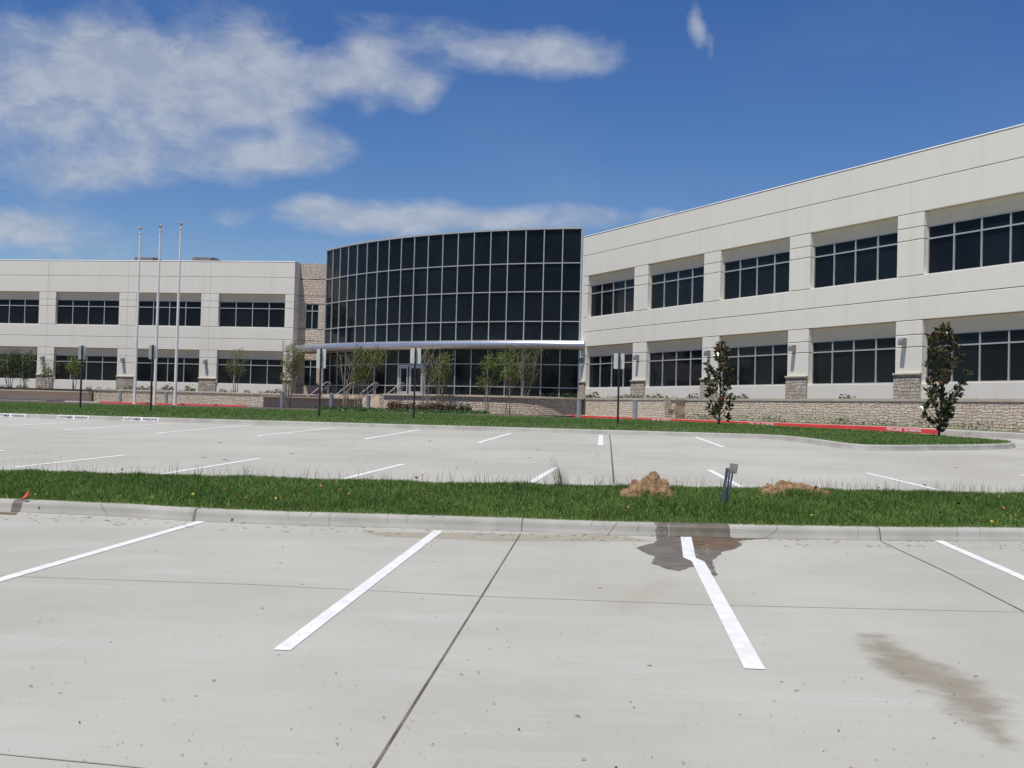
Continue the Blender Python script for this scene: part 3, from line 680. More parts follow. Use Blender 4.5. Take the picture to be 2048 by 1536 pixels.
v2 = leaves(cen, dr, rng.uniform(.02, .09, n), rng.uniform(.006, .014, n), cl, side=np.tile([0, 0, 1.], (n, 1)))
px = rng.uniform(0, 2048, 75); py = rng.uniform(965, 1030, 75); n = 75
pts = np.array([atz(a, b, 13.9)[:2] for a, b in zip(px, py)]); pts[:, 1] += rng.uniform(-1, 1.4, n); cen = np.stack([pts[:, 0], pts[:, 1], zmed(pts[:, 0], pts[:, 1]) + .09 + E], 1)
dr = rng.normal(size=(n, 3)) * np.array([1, 1, .35]); cl = np.array((.26, .11, .045)) * rng.uniform(.3, 1.2, (n, 1)); cl[::9] = (.55, .42, .05)
v3 = leaves(cen, dr, rng.uniform(.03, .075, n), rng.uniform(.02, .04, n), cl)
n = 170; t_ = rng.random(n); side_ = rng.choice([-1, 1], n); px = 1372 + 60 * t_ ** 1.1 + side_ * rng.uniform(9, 26, n) * (1 - .4 * t_) + 8; py = 1074 + 72 * t_
pts = np.array([G(a, b) for a, b in zip(px, py)]); cen = np.stack([pts[:, 0], pts[:, 1], zp(pts[:, 0], pts[:, 1]) + .007 + E], 1); a = rng.uniform(0, 6.28, n)
v5 = leaves(cen, np.stack([np.cos(a), np.sin(a), 0 * a], 1), rng.uniform(.006, .03, n), rng.uniform(.004, .012, n), np.full((n, 3), .62), side=np.tile([0, 0, 1.], (n, 1)))
Vv = np.concatenate([v1[0], v2[0], v3[0], v5[0]]); Cv = np.concatenate([v1[2], v2[2], v3[2], v5[2]])
struct(fast_mesh('leaf_litter', Vv, np.arange(len(Vv)).reshape(-1, 4), 'litter', Cv), 'stuff')
n = 260; px = rng.uniform(0, 2048, n); py = rng.uniform(850, 965, n); pts = np.array([G(a, b) for a, b in zip(px, py)]); k = vv(pts[:, 0], pts[:, 1]) < 34; pts = pts[k]; n = len(pts)
cen = np.stack([pts[:, 0], pts[:, 1], zp(pts[:, 0], pts[:, 1]) + .01 + E], 1); a = rng.normal(0, .6, n)
v4 = leaves(cen, np.stack([np.cos(a), np.sin(a), np.full(n, .05)], 1), rng.choice([.02, .04, .14], n, p=[.7, .25, .05]), rng.uniform(.01, .04, n), np.array((.12, .09, .06)) * rng.uniform(.5, 1.4, (n, 1)), side=np.tile([0, 0, 1.], (n, 1)))
struct(fast_mesh('leaf_litter', v4[0], v4[1], 'litter', v4[2]), 'stuff')

# ------------------------------------------------------------------ walks, planting ground, fire lane kerbs
def slab(name, poly, z, th, mat):
    bm = bmesh.new(); vs = [bm.verts.new((p[0], p[1], (z(*p) if callable(z) else z) + E)) for p in poly]; f = bm.faces.new(vs)
    r = bmesh.ops.extrude_face_region(bm, geom=[f]); bmesh.ops.translate(bm, verts=[v for v in r['geom'] if isinstance(v, bmesh.types.BMVert)], vec=(0, 0, -th))
    bmesh.ops.triangulate(bm, faces=bm.faces[:]); bmesh.ops.recalc_face_normals(bm, faces=bm.faces[:])
    me = bpy.data.meshes.new(name); bm.to_mesh(me); bm.free(); me.materials.append(M[mat]); o = bpy.data.objects.new(name, me); C.objects.link(o); return struct(o)
W4 = smooth_path([(-8.2, 72.7), (-5.6, 70.3), (-2.6, 68.5), (.2, 67.5), (2.2, 67.6), (4.35, 69.2)], 3)
o5 = 5.0; o6 = 4.1
s5a = float((np.array([4.2, 66.8]) - R0) @ RD) - .4; s5b = 2.85 - 3.0
W5 = [rw(s5a, o5), rw(s5b, o5)]; W6 = [rw(s5b - .5, o6), rw(32, o6)]
o5s = o5 + 1.3; o6k = 6.35
# kerb of the fire lane along the right wing, and the walk between it and the wall
FK = [np.array([-3.5, 64.8]), np.array([0.4, 65.4])] if False else []
kline = [rw(s, o6k) for s in np.linspace(-9.5, 19.5, 30)] + [rw(21, o6k - .1), rw(23, o6k - .5), rw(26, o6k - 1.0), rw(32, o6k - 1.2)]
def zk(x, y): return zp(x, y) + .005
KP2 = [(0, -.15), (0, .0), (.03, .15), (.06, .17), (.2, .17), (.2, -.15)]
mb = MB(); mb.sweep(kline, KP2, zk, -1); struct(mb.build('fire_lane_kerb', 'kerb'))
def ribbon(name, pa, pb, za, zb_, mat):
    mb = MB()
    for i in range(len(pa) - 1):
        mb.face([(*pa[i], za(*pa[i])), (*pa[i + 1], za(*pa[i + 1])), (*pb[i + 1], zb_(*pb[i + 1])), (*pb[i], zb_(*pb[i]))], [(pa[i][0], pa[i][1]), (pa[i + 1][0], pa[i + 1][1]), (pb[i + 1][0], pb[i + 1][1]), (pb[i][0], pb[i][1])])
    return struct(mb.build(name, mat))
S_ = np.linspace(-9.5, 32, 42)
pa = [rw(s, np.interp(s, [19.5, 23, 26, 32], [o6k, o6k - .5, o6k - 1, o6k - 1.2]) - .19) for s in S_]; pb = [rw(s, 3.9) for s in S_]; pm = [rw(s, 5.2) for s in S_]
ribbon('sidewalk', pa, pm, lambda x, y: zk(x, y) + .168, lambda x, y: zk(x, y) + .18, 'kerb')
ribbon('wall_foot_bed', pm, pb, lambda x, y: zk(x, y) + .185, lambda x, y: zk(x, y) + .21, 'turf')
rp = [rw(s, o6k) for s in np.linspace(-9.5, 19.2, 30)]
mb = MB(); mb.sweep(rp, [(o - .004, z + .004) for o, z in ((-.02, .0), (.0, .0), (.03, .15), (.06, .171))], zk, -1, closed=False); struct(mb.build('red_kerb_paint', 'red'))
strip('red_lane_stripe', [rw(19.0, o6k + .1), rw(20.5, o6k + .25), rw(23, o6k + .2), rw(27, o6k + .1)], .12, 'red', .006)
strip('red_lane_stripe', [G(2034, 897), G(2110, 899)], .10, 'red', .006)
# left part of the fire lane kerb
lk = [np.array(p) for p in ((-33, 83.6), (-30.3, 83.2), (-25, 82.9), (-19.4, 82.6))]
mb = MB(); mb.sweep(lk, KP2, lambda x, y: -.19, -1); struct(mb.build('fire_lane_kerb', 'kerb'))
mb = MB(); mb.sweep(lk[1:], [(o - .004, z + .004) for o, z in KP2[1:4]], lambda x, y: -.19, -1, closed=False); struct(mb.build('red_kerb_paint', 'red'))
slab('sidewalk', [(-60, 84.2), (-33, 83.9), (-19.4, 82.75), (-17.6, 80.4), (-17.6, 88.4), (-60, 88.4)], -.052, .15, 'kerb')
slab('sidewalk', [(-60, 80.5), (-33, 80.2), (-33, 83.5), (-60, 84.1)], -.06, .2, 'kerb')
def text_on(txt, o, ax, az_, size, mat, name, depth=.004, width=None):
    """painted lettering: flat letters lying on a face with axes ax (reading direction) and az_ (up)"""
    cu = bpy.data.curves.new(name, 'FONT'); cu.body = txt; cu.size = size; cu.align_x = 'CENTER'; cu.align_y = 'CENTER'; cu.offset = size * .012; cu.resolution_u = 2
    t = bpy.data.objects.new(name, cu); C.objects.link(t); bpy.context.view_layer.update()
    me = bpy.data.meshes.new_from_object(t); C.objects.unlink(t); bpy.data.objects.remove(t)
    xs_ = [v.co.x for v in me.vertices]; k = 1 if width is None else width / (max(xs_) - min(xs_))
    ax = Vector(ax).normalized(); az_ = Vector(az_).normalized()
    for v in me.vertices: p = ax * (v.co.x * k) + az_ * v.co.y; v.co = p
    me.materials.clear(); me.materials.append(M[mat]); ob = bpy.data.objects.new(name, me); C.objects.link(ob); ob.location = (o[0], o[1], o[2] + E); return ob
def face_pos(path_pt, nrm, zb_, o, z): return (path_pt[0] + nrm[0] * o, path_pt[1] + nrm[1] * o, zb_ + z)
for px_, lab in ((1807, 'white FIRE LANE NO PARKING lettering on the red kerb nearest the tall magnolia'), (1522, 'white FIRE LANE NO PARKING lettering on the red kerb midway between the two magnolias'),
                 (1322, 'white FIRE LANE NO PARKING lettering on the red kerb just left of the shorter magnolia'), (1125, 'white FIRE LANE NO PARKING lettering on the red kerb below the curved planter')):
    o_ = R0 + RN * o6k; d_ = ray(px_, 850); sk = np.linalg.solve(np.array([[RD[0], -d_[0]], [RD[1], -1]]), -o_)[0]
    p = rw(sk, o6k); zb_ = float(zk(*p)); q = thing('kerb_lettering', lab, 'painted lettering', (p[0], p[1], zb_), 'fire lane lettering')
    for wd, dx, ww_ in (('FIRE', -.70, .34), ('LANE', -.28, .38), ('NO', .15, .20), ('PARKING', .60, .60)):
        t = text_on(wd, (0, 0, 0), (*RD, 0), (*(-RN * .03), .15), .165, 'line', 'word', width=ww_); t.parent = q; pw = p + RD * dx; m_ = RD * dx + RN * .004; t.location = (m_[0], m_[1], .09 + float(zk(*pw)) - zb_)
# customer parking panels on the far kerb face
lab3 = ('white CUSTOMER PARKING panel on the far kerb, the one cut by the left edge of the photo', 'white CUSTOMER PARKING panel on the far kerb, middle one of three', 'white CUSTOMER PARKING panel on the far kerb, rightmost of three')
n_k = np.array([.0889, .996]); r_k = np.array([.996, -.0889])
for (pa_, pb_), lab in zip(((-14, 50), (113, 176), (245, 316)), lab3):
    a_, b_ = rowpt(pa_), rowpt(pb_); c_ = (a_ + b_) / 2; hw = np.linalg.norm(b_ - a_) / 2; zb_ = float(zp(*c_))
    q = thing('kerb_panel', lab, 'painted panel', (c_[0], c_[1], zb_), 'customer parking panels')
    mb = MB(); P1 = [(.0, .004), (.026, .05), (.046, .100), (.066, .125)]; mb.sweep([c_ - r_k * hw, c_ + r_k * hw], [(o - .004, z + .003) for o, z in P1], lambda x, y: zb_, -1, closed=False); mb.build('panel', 'line', q)
    for wd, dx, ww_ in (('CUSTOMER', -.27, .50), ('PARKING', .30, .42)):
        t = text_on(wd, (0, 0, 0), (*r_k, 0), (*(n_k * .04), .10), .125, 'ink', 'lettering', width=ww_ * 2 * hw * .95)
        t.parent = q; m_ = r_k * dx * hw * 1.75; t.location = (m_[0] + n_k[0] * .012, m_[1] + n_k[1] * .012, .070)

# ------------------------------------------------------------------ the office building
ROOF, Z1, Z2, Z3, Z4, Z5, Z6, Z7, Z8, Z9, ZS, ZB = 12.46, 11.06, 9.61, 8.95, 8.37, 6.73, 5.71, 4.68, 4.02, 3.46, 1.817, .3
office = thing('office_building', 'two storey cream office building with a curved dark glass entrance between two wings', 'office building', (0, 95, 1.0))
BAY, OPN = 7.62, 3.0
def window(O, A, N, c, zb, zt, ztr, w2, ncol, head=None, dn=0.0, seed=0, mw=.062):
    """aluminium frame as the part; dark panes and the recessed head panel as its sub-parts"""
    g = np.random.default_rng(seed); mb = MB(); e = .05
    mb.frame_box(O, A, N, c - w2, c + w2, dn - .36, dn - .25, zt - e, zt); mb.frame_box(O, A, N, c - w2, c + w2, dn - .36, dn - .25, zb, zb + e)
    for sgn in (-1, 1): x0 = c + sgn * (w2 - e / 2); mb.frame_box(O, A, N, x0 - e / 2, x0 + e / 2, dn - .36, dn - .25, zb + e, zt - e)
    cw = 2 * w2 / ncol
    for k in range(1, ncol): x0 = c - w2 + cw * k; mb.frame_box(O, A, N, x0 - mw / 2, x0 + mw / 2, dn - .36, dn - .245, zb + e, zt - e)
    mb.frame_box(O, A, N, c - w2 + e, c + w2 - e, dn - .355, dn - .25, ztr - mw / 2, ztr + mw / 2)
    w_ = mb.build('window', 'frame', office)
    mb = MB()
    for k in range(ncol):
        for z0, z1 in ((zb + .02, ztr), (ztr, zt - .02)):
            x0, x1 = c - w2 + cw * k, c - w2 + cw * (k + 1); t1, t2 = g.normal(0, .004, 2)
            q = []
            for a, z in ((x0, z0), (x1, z0), (x1, z1), (x0, z1)):
                n_ = dn - .31 + t1 * (a - (x0 + x1) / 2) + t2 * (z - (z0 + z1) / 2); q.append((O[0] + A[0] * a + N[0] * n_, O[1] + A[1] * a + N[1] * n_, z))
            mb.face(q)
    mb.build('pane', 'glass', w_)
    if head:
        mb = MB(); mb.frame_box(O, A, N, c - w2, c + w2, dn - .42, dn - .235, zt, head); mb.build('head_panel', 'beige', w_)
    return w_
g_ = .018
def wing(O, A, N, centres, sL, sR, name):
    mb = MB()
    def pn(a0, a1, z0, z1, n1=0, n0=-.42): mb.frame_box(O, A, N, a0 + .006, a1 - .006, n0, n1, z0 + g_, z1 - g_, .014)
    for c in centres:
        l, r = max(c - BAY / 2, sL), min(c + BAY / 2, sR)
        for z0, z1 in ((Z7, Z6), (Z6, Z5), (Z2, Z1), (Z1, ROOF - .09)): pn(l, r, z0, z1)
        pn(c - OPN, c + OPN, ZB, ZS, -.015)
        for a0, a1 in ((l, c - OPN), (c + OPN, r)):
            for z0, z1 in ((ZB, Z9), (Z9, Z8), (Z8, Z7), (Z5, Z4), (Z4, Z3), (Z3, Z2)): pn(a0, a1, z0, z1)
    l, r = max(centres[0] - BAY / 2, sL), min(centres[-1] + BAY / 2, sR)
    w_ = mb.build('wing_wall', 'wall', office)
    mb = MB(); mb.frame_box(O, A, N, l, r, -.5, .016, ROOF - .085, ROOF, .045); mb.build('parapet_cap', 'cap', office)
    mb = MB(); mb.frame_box(O, A, N, l + .02, r - .02, -24, -.44, ZB, ROOF - .5); mb.build('wing_core', 'roof', office)
    sd_ = 0
    for c in centres:
        window(O, A, N, c, ZS, Z8, Z9, OPN, 4, Z7, seed=int(abs(c) * 10)); window(O, A, N, c, Z5, Z3, Z4, OPN, 4, Z2, seed=int(abs(c) * 10) + 7)
    for c in centres:
        for a0, a1 in ((c + OPN, min(c + BAY - OPN, r)),) + (((max(c - BAY + OPN, l), c - OPN),) if c == centres[0] else ()):
            if a1 - a0 < .2: continue
            mb = MB(); mb.frame_box(O, A, N, a0 + .02, a1 - .02, .0, .10, ZB, 2.17); p_ = mb.build('stone_pier', 'stone3', office)
            mb = MB(); mb.frame_box(O, A, N, a0 - .03, a1 + .03, .0, .15, 2.172, 2.27, .02); mb.build('pier_cap', 'coping', p_)
    return l, r
RC = [BAY * k for k in (-2, -1, 0, 1, 2, 3)]; LC = [BAY * k for k in (-3, -2, -1, 0, 1)]
wing(R0, RD, RN, RC, -19.12, 99, 'right'); wing(L0, LD, LN, LC, -99, BAY + BAY / 2 + .02, 'left')
# end return of the left wing and the set-back stone wall beside the glass
sE = BAY * 1.5 + .01
mb = MB()
for z0, z1 in ((ZB, Z9), (Z9, Z7), (Z7, Z6), (Z6, Z5), (Z5, Z4), (Z4, Z2), (Z2, Z1), (Z1, ROOF - .09)):
    mb.frame_box(L0, LD, LN, sE - .4, sE + .012, -1.2, -.43, z0 + .02, z1 - .02)
mb.build('end_wall', 'wall', office)
mb = MB(); mb.frame_box(L0, LD, LN, sE - .4, sE + .03, -1.25, -.51, ROOF - .1, ROOF); mb.build('parapet_cap', 'cap', office)
d_ = -1.2; sw0, sw1 = sE + .62, sE + 1.80; sB = sE + 6.5
mb = MB()
def sp_(a0, a1, z0, z1): mb.frame_box(L0, LD, LN, a0, a1, d_ - .4, d_, z0 + .03, z1 - .03)
for z0, z1 in ((ZB, 1.8), (4.05, Z7), (Z7, Z6), (Z6, 6.72), (8.9, Z2), (Z2, Z1), (Z1, ROOF)): sp_(sE + .0, sB, z0, z1)
for z0, z1 in ((1.8, 4.05), (6.72, 8.9)): sp_(sE, sw0, z0, z1); sp_(sw1, sB, z0, z1)
mb.build('stone_wall', 'stone2', office)
mb = MB(); mb.frame_box(L0, LD, LN, sE, sB, d_ - 12, d_ - .38, ZB, ROOF - .3); mb.build('stone_wall_core', 'roof', office)
for zb_, zt_, ztr_ in ((1.8, 4.05, 3.45), (6.72, 8.9, 8.3)): window(L0, LD, LN, (sw0 + sw1) / 2, zb_, zt_, ztr_, (sw1 - sw0) / 2, 2, dn=d_ + .2, seed=5, mw=.07)

# curved curtain wall: 19 bays, fitted chord by chord
x, y, K = 4.66, 79.34, .9935; CW = 1.3648; fp = [(x, y)]
for i in range(19):
    h = .2297 + .0423 * (i + .5); x -= CW * math.cos(h); y += CW * math.sin(h); fp.append((x, y))
FP = [np.array(p) for p in fp[::-1]]; TOP = 13.12
def zat(px, py, Yv): return ray(px, py)[2] * Yv
HR = [zat(1161, 525.5, 79.3), zat(1161, 582.9, 79.3), zat(1161, 643, 79.3)]; HL = [4.50, 3.43, 1.80]; CB = 1.02
cw_mb = MB()
def seg_frame(p, q): t = q - p; L = np.linalg.norm(t); t = t / L; return t, np.array([t[1], -t[0]]), L
for i, p in enumerate(FP):
    a_ = FP[max(i - 1, 0)]; b_ = FP[min(i + 1, 19)]; t, n_, L = seg_frame(a_, b_)
    for z0, z1 in ((CB, TOP),):
        hw = .034 if 0 < i < 19 else .055
        cw_mb.frame_box(p, t, n_, -hw, hw, -.1, .062, z0, z1)
for i in range(19):
    t, n_, L = seg_frame(FP[i], FP[i + 1])
    for z in HR + HL + [CB + .06]: cw_mb.frame_box(FP[i], t, n_, .04, L - .04, -.1, .055, z - .032, z + .032)
    cw_mb.frame_box(FP[i], t, n_, .0, L, -.3, .09, TOP - .1, TOP + .03)
cw = cw_mb.build('curtain_wall', 'frame', office)
mb = MB(); g = np.random.default_rng(11); zr = sorted([CB] + HL + HR + [TOP - .05, 5.0])
for i in range(19):
    t, n_, L = seg_frame(FP[i], FP[i + 1])
    for z0, z1 in zip(zr, zr[1:]):
        t1, t2 = g.normal(0, .0045, 2); q = []
        for a, z in ((.0, z0), (L, z0), (L, z1), (.0, z1)):
            o_ = -.02 + t1 * (a - L / 2) + t2 * (z - (z0 + z1) / 2); q.append((FP[i][0] + t[0] * a + n_[0] * o_, FP[i][1] + t[1] * a + n_[1] * o_, z))
        mb.face(q)
mb.build('pane', 'glass', cw)
core = [tuple(p) for p in FP]
mb = MB(); inn = []
for i, p in enumerate(FP):
    t, n_, L = seg_frame(FP[max(i - 1, 0)], FP[min(i + 1, 19)]); inn.append(p - n_ * .32)
ring = inn + [np.array((4.6, 104)), np.array((-12.5, 106))]
for a_, b_ in zip(ring, ring[1:] + ring[:1]): mb.face([(*a_, ZB), (*b_, ZB), (*b_, TOP - .04), (*a_, TOP - .04)])
mb.face([(*a_, TOP - .04) for a_ in ring]); mb.build('entrance_core', 'hvac', office)
# glass doors under the canopy
t, n_, L = seg_frame(FP[8], FP[10]); dr_ = MB(); zd = 3.36
for a0, a1 in ((.06, .20), (L - .20, L - .06)): dr_.frame_box(FP[8], t, n_, a0, a1, -.05, .13, CB + .05, zd)
dr_.frame_box(FP[8], t, n_, .2, L - .2, -.05, .13, zd - .12, zd)
ent = dr_.build('entrance_door', 'frame', office)
for a0, a1 in ((.24, 1.05), (1.2, L - .24)):
    mb = MB(); mb.frame_box(FP[8], t, n_, a0, a0 + .1, -.02, .10, CB + .1, zd - .14); mb.frame_box(FP[8], t, n_, a1 - .1, a1, -.02, .10, CB + .1, zd - .14)
    mb.frame_box(FP[8], t, n_, a0 + .1, a1 - .1, -.02, .10, zd - .26, zd - .14); mb.frame_box(FP[8], t, n_, a0 + .1, a1 - .1, -.02, .10, CB + .1, CB + .34); lf = mb.build('door_leaf', 'frame', ent)
mb = MB(); mb.frame_box(FP[8], t, n_, .2, L - .2, -.04, .03, CB + .08, zd - .13); mb.build('door_glass', 'glass', ent)
mb = MB(); mb.frame_box(FP[8], t, n_, 1.07, 1.10, .10, .16, CB + .9, CB + 1.4); mb.build('handle', 'rail', ent)

# bullnose canopy
co_px = [(1167, 680.3), (1100, 679.4), (1040, 679.2), (970, 679.4), (900, 680.2), (845, 681), (790, 682), (745, 683), (700, 684.2), (660, 685.6), (620, 687.6), (588, 690)]
outer = []
for px, py in co_px: d = ray(px, py); Yv = 5.12 / d[2]; outer.append(np.array([d[0] * Yv, Yv]))
outer = [p for p in smooth_path(outer, 2)]; no = len(outer)
inner_src = FP[::-1] + [np.array((-16.3, 95.5)), np.array((-17.3, 97.0)), np.array((-18.4, 97.6))]
cl = np.concatenate([[0], np.cumsum([np.linalg.norm(b - a) for a, b in zip(inner_src, inner_src[1:])])]); ol = np.concatenate([[0], np.cumsum([np.linalg.norm(b - a) for a, b in zip(outer, outer[1:])])])
mb = MB(); ms = MB(); pr = None; seam_l = []
for i in range(no):
    f_ = ol[i] / ol[-1] * cl[-1]; q = np.array([np.interp(f_, cl, [p[k] for p in inner_src]) for k in (0, 1)]); t = outer[min(i + 1, no - 1)] - outer[max(i - 1, 0)]; t = t / np.linalg.norm(t); d = np.array([-t[1], t[0]]); d = d if d @ (outer[i] - q) > 0 else -d
    c_ = outer[i] - d * .36; prof = [(*q, 5.06)] + [(c_[0] + d[0] * .36 * math.sin(a), c_[1] + d[1] * .36 * math.sin(a), 4.79 + .33 * math.cos(a)) for a in np.linspace(0, math.pi, 11)] + [(*(c_ - d * .15), 4.46)]
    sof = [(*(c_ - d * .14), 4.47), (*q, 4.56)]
    if pr:
        for k in range(len(prof) - 1): mb.face([pr[0][k], prof[k], prof[k + 1], pr[0][k + 1]])
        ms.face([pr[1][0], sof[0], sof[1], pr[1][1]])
    else: first = prof + [sof[1]]
    if i % 3 == 2 and 0 < i < no - 1:
        tt = t * .012; seams = MB(); seam_l.append(seams)
        for k in range(1, len(prof) - 2):
            a0, a1 = Vector(prof[k]), Vector(prof[k + 1]); cen = Vector((c_[0], c_[1], 4.79)); e0 = (a0 - cen).normalized() * .004; e1 = (a1 - cen).normalized() * .004; tv = Vector((*tt, 0))
            seams.face([a0 + e0 - tv, a0 + e0 + tv, a1 + e1 + tv, a1 + e1 - tv])
    pr = (prof, sof)
mb.face(first[::-1]); mb.face(pr[0] + [pr[1][1]])
cano = mb.build('canopy', 'canopy', office, smooth=True)
for p_ in cano.data.polygons:
    if len(p_.vertices) > 4: p_.use_smooth = False
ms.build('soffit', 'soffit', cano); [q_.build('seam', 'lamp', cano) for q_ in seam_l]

# roof plant on the left wing
def hvac(px0, px1, label, Yv=106):
    a, b = atz(px0, 516, Yv), atz(px1, 516, Yv); x0, x1 = a[0], b[0]; o_ = ((x0 + x1) / 2, Yv, 11.9)
    h_ = thing('rooftop_unit', label, 'rooftop unit', o_, 'rooftop units'); zt = zat((px0 + px1) / 2, 514.3, Yv)
    mb = MB(); xm = x0 + (x1 - x0) * .66
    mb.frame_box((0, 0), (1, 0), (0, -1), x0, xm, -Yv - 2, -Yv, 11.9, zt, .02)
    mb.build('casing', 'hvac', h_)
    mb = MB(); q = [(xm, zt - .02), (xm + (x1 - xm) * .45, zt - .05), (x1, zt - .75), (x1, 11.9), (xm, 11.9)]
    mb.face([(a_, Yv + .1, z_) for a_, z_ in q]); mb.face([(a_, Yv + 1.9, z_) for a_, z_ in q][::-1])
    for (a0, z0), (a1, z1) in zip(q, q[1:] + q[:1]): mb.face([(a0, Yv + .1, z0), (a1, Yv + .1, z1), (a1, Yv + 1.9, z1), (a0, Yv + 1.9, z0)])
    mb.build('intake_hood', 'slat', h_)
hvac(269, 326, 'grey rooftop unit peeking over the parapet behind the first two flagpoles from the left'); hvac(385, 443, 'grey rooftop unit peeking over the parapet right of the flagpoles')

# wall lamps on the piers
lamp0 = None
def wall_lamp(O, A, N, s, z, label):
    global lamp0
    rz = math.atan2(-N[0], N[1]) + math.pi; p = O + A * s
    if lamp0 is None:
        lamp0 = thing('wall_lamp', label, 'wall lamp', (0, 0, 0), 'wall lamps along the ground floor')
        mb = MB(); prof = [(-.0, -.16), (-.0, .16), (-.16, .17), (-.27, .12), (-.30, .0), (-.30, -.16)]
        L_ = [(-.13, a, b) for a, b in prof]; R2 = [(.13, a, b) for a, b in prof]
        mb.face(L_[::-1]); mb.face(R2)
        for k in range(6): j = (k + 1) % 6; mb.face([L_[k], L_[j], R2[j], R2[k]])
        mb.build('housing', 'lamp', lamp0); mb = MB(); mb.frame_box((0, 0), (1, 0), (0, -1), -.1, .1, .03, .27, -.175, -.162); mb.build('lens', 'cap', lamp0); o_ = lamp0
    else: o_ = copy_tree(lamp0); o_['label'] = label
    put(o_, p[0] + N[0] * .005, p[1] + N[1] * .005, z, rz)
LZ = 3.72
for s, lb in ((-18.72, 'hooded grey wall lamp on the narrow strip beside the right end of the curved glass'), (-11.55, 'hooded grey wall lamp just right of the rightmost back-facing sign'), (-3.9, 'hooded grey wall lamp hidden by the crown of the shorter magnolia'),
              (3.55, 'hooded grey wall lamp on the pier between the two magnolias'), (11.2, 'hooded grey wall lamp on the pier at the left edge of the tall magnolia')): wall_lamp(R0, RD, RN, s, LZ, lb)
for s, lb in ((-11.65, 'small grey wall lamp on the left wing, leftmost in the photo'), (-4.05, 'small grey wall lamp on the left wing pier just left of the flagpoles'), (3.6, 'small grey wall lamp on the left wing pier just right of the flagpoles')): wall_lamp(L0, LD, LN, s, LZ, lb)

# ------------------------------------------------------------------ raised beds: stone walls with copings
def stone_wall(name, path, zt, zb_, mat, label, out=1, th=.35, over=.05, ct=.11, face=None):
    t_ = thing(name, label, 'garden wall', (*path[0], zb_), 'stone walls in front of the building')
    mb = MB(); mb.sweep(path, [(0, zb_), (0, zt - ct), (-th, zt - ct), (-th, zb_)], 0, out)
    mb.build('wall_face', mat, t_); mb = MB(); mb.sweep(path, [(over, zt - ct + .002), (over, zt - .015), (over - .015, zt), (-th - .03, zt), (-th - .03, zt - ct + .002)], 0, out); mb.build('coping', 'coping', t_); return t_
stone_wall('garden_wall', W6, .975, -.35, 'stone', 'long pale stone wall with grey coping running below the right wing', out=-1)
stone_wall('garden_wall', W5, .97, -.35, 'stone', 'stone wall behind the two grey bollards right of the curved planter', out=-1, th=.5)
pe = rw(s5b - .02, o5 + .03); 
pier = thing('wall_pier', 'square stone end pier with a smooth shaded side, left of the shorter magnolia', 'wall pier', (*pe, -.35), 'stone walls in front of the building')
mb = MB(); mb.frame_box(rw(s5b, o5), RD, RN, -.06, .30, -.85, .05, -.35, .86); mb.build('pier_body', 'stone', pier)
mb = MB(); mb.frame_box(rw(s5b, o5), RD, RN, .30, .33, -.85, .05, -.35, .86); mb.build('side_panel', 'brown', pier)  # brown sheet colours the pier's shaded face
mb = MB(); mb.frame_box(rw(s5b, o5), RD, RN, -.1, .37, -.9, .1, .862, .98, .015); mb.build('coping', 'coping', pier)
stone_wall('garden_wall', W4, .97, -.35, 'stone', 'curved pale stone planter wall bulging forward below the glass entrance', out=1, over=.09)
stone_wall('garden_wall', [np.array((-8.0, 83.0)), np.array((-8.2, 73.1))], .95, -.35, 'stone', 'short stone wall running back beside the entrance steps', out=-1)
stone_wall('garden_wall', [np.array((-32.6, 88.3)), np.array((-14.6, 88.3))], .98, -.35, 'stone', 'pale stone wall behind the flagpoles under the left wing', out=1)
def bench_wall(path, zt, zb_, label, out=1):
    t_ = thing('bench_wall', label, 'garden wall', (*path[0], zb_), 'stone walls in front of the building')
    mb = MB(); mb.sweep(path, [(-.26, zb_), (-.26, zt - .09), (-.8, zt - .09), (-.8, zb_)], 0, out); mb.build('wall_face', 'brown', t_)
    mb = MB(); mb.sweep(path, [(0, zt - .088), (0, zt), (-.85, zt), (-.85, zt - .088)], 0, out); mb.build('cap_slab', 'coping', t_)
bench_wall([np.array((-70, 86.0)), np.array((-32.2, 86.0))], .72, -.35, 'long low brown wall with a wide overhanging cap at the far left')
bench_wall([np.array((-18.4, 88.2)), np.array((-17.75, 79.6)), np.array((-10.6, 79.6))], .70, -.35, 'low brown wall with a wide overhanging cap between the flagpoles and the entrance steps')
# ground of the raised beds and the entrance plaza
slab('raised_bed', [(-70, 88.6), (-14.6, 88.6), (-13.9, 87.6), (-7.7, 83.9), (-7.7, 73.2), (-5.4, 70.9), (-2.5, 69.1), (.2, 68.1), (2.1, 68.2), (4.2, 69.5), tuple(rw(s5a, o5 - .45)), tuple(rw(s5b, o5 - .45)), tuple(rw(s5b, o6 - .3)), tuple(rw(32, o6 - .3)), tuple(rw(32, -3)), tuple(rw(-17, -3)), (3, 95), (-20, 101), (-70, 108)], .90, 1.2, 'mulch')
slab('raised_bed', [(-70, 86.4), (-32.7, 86.4), (-32.7, 88.6), (-70, 88.6)], .62, .8, 'mulch')
slab('raised_bed', [(-17.5, 80.2), (-10.8, 80.2), (-13.2, 86.8), (-14.9, 87.9), (-18.0, 87.9)], .55, .8, 'mulch')
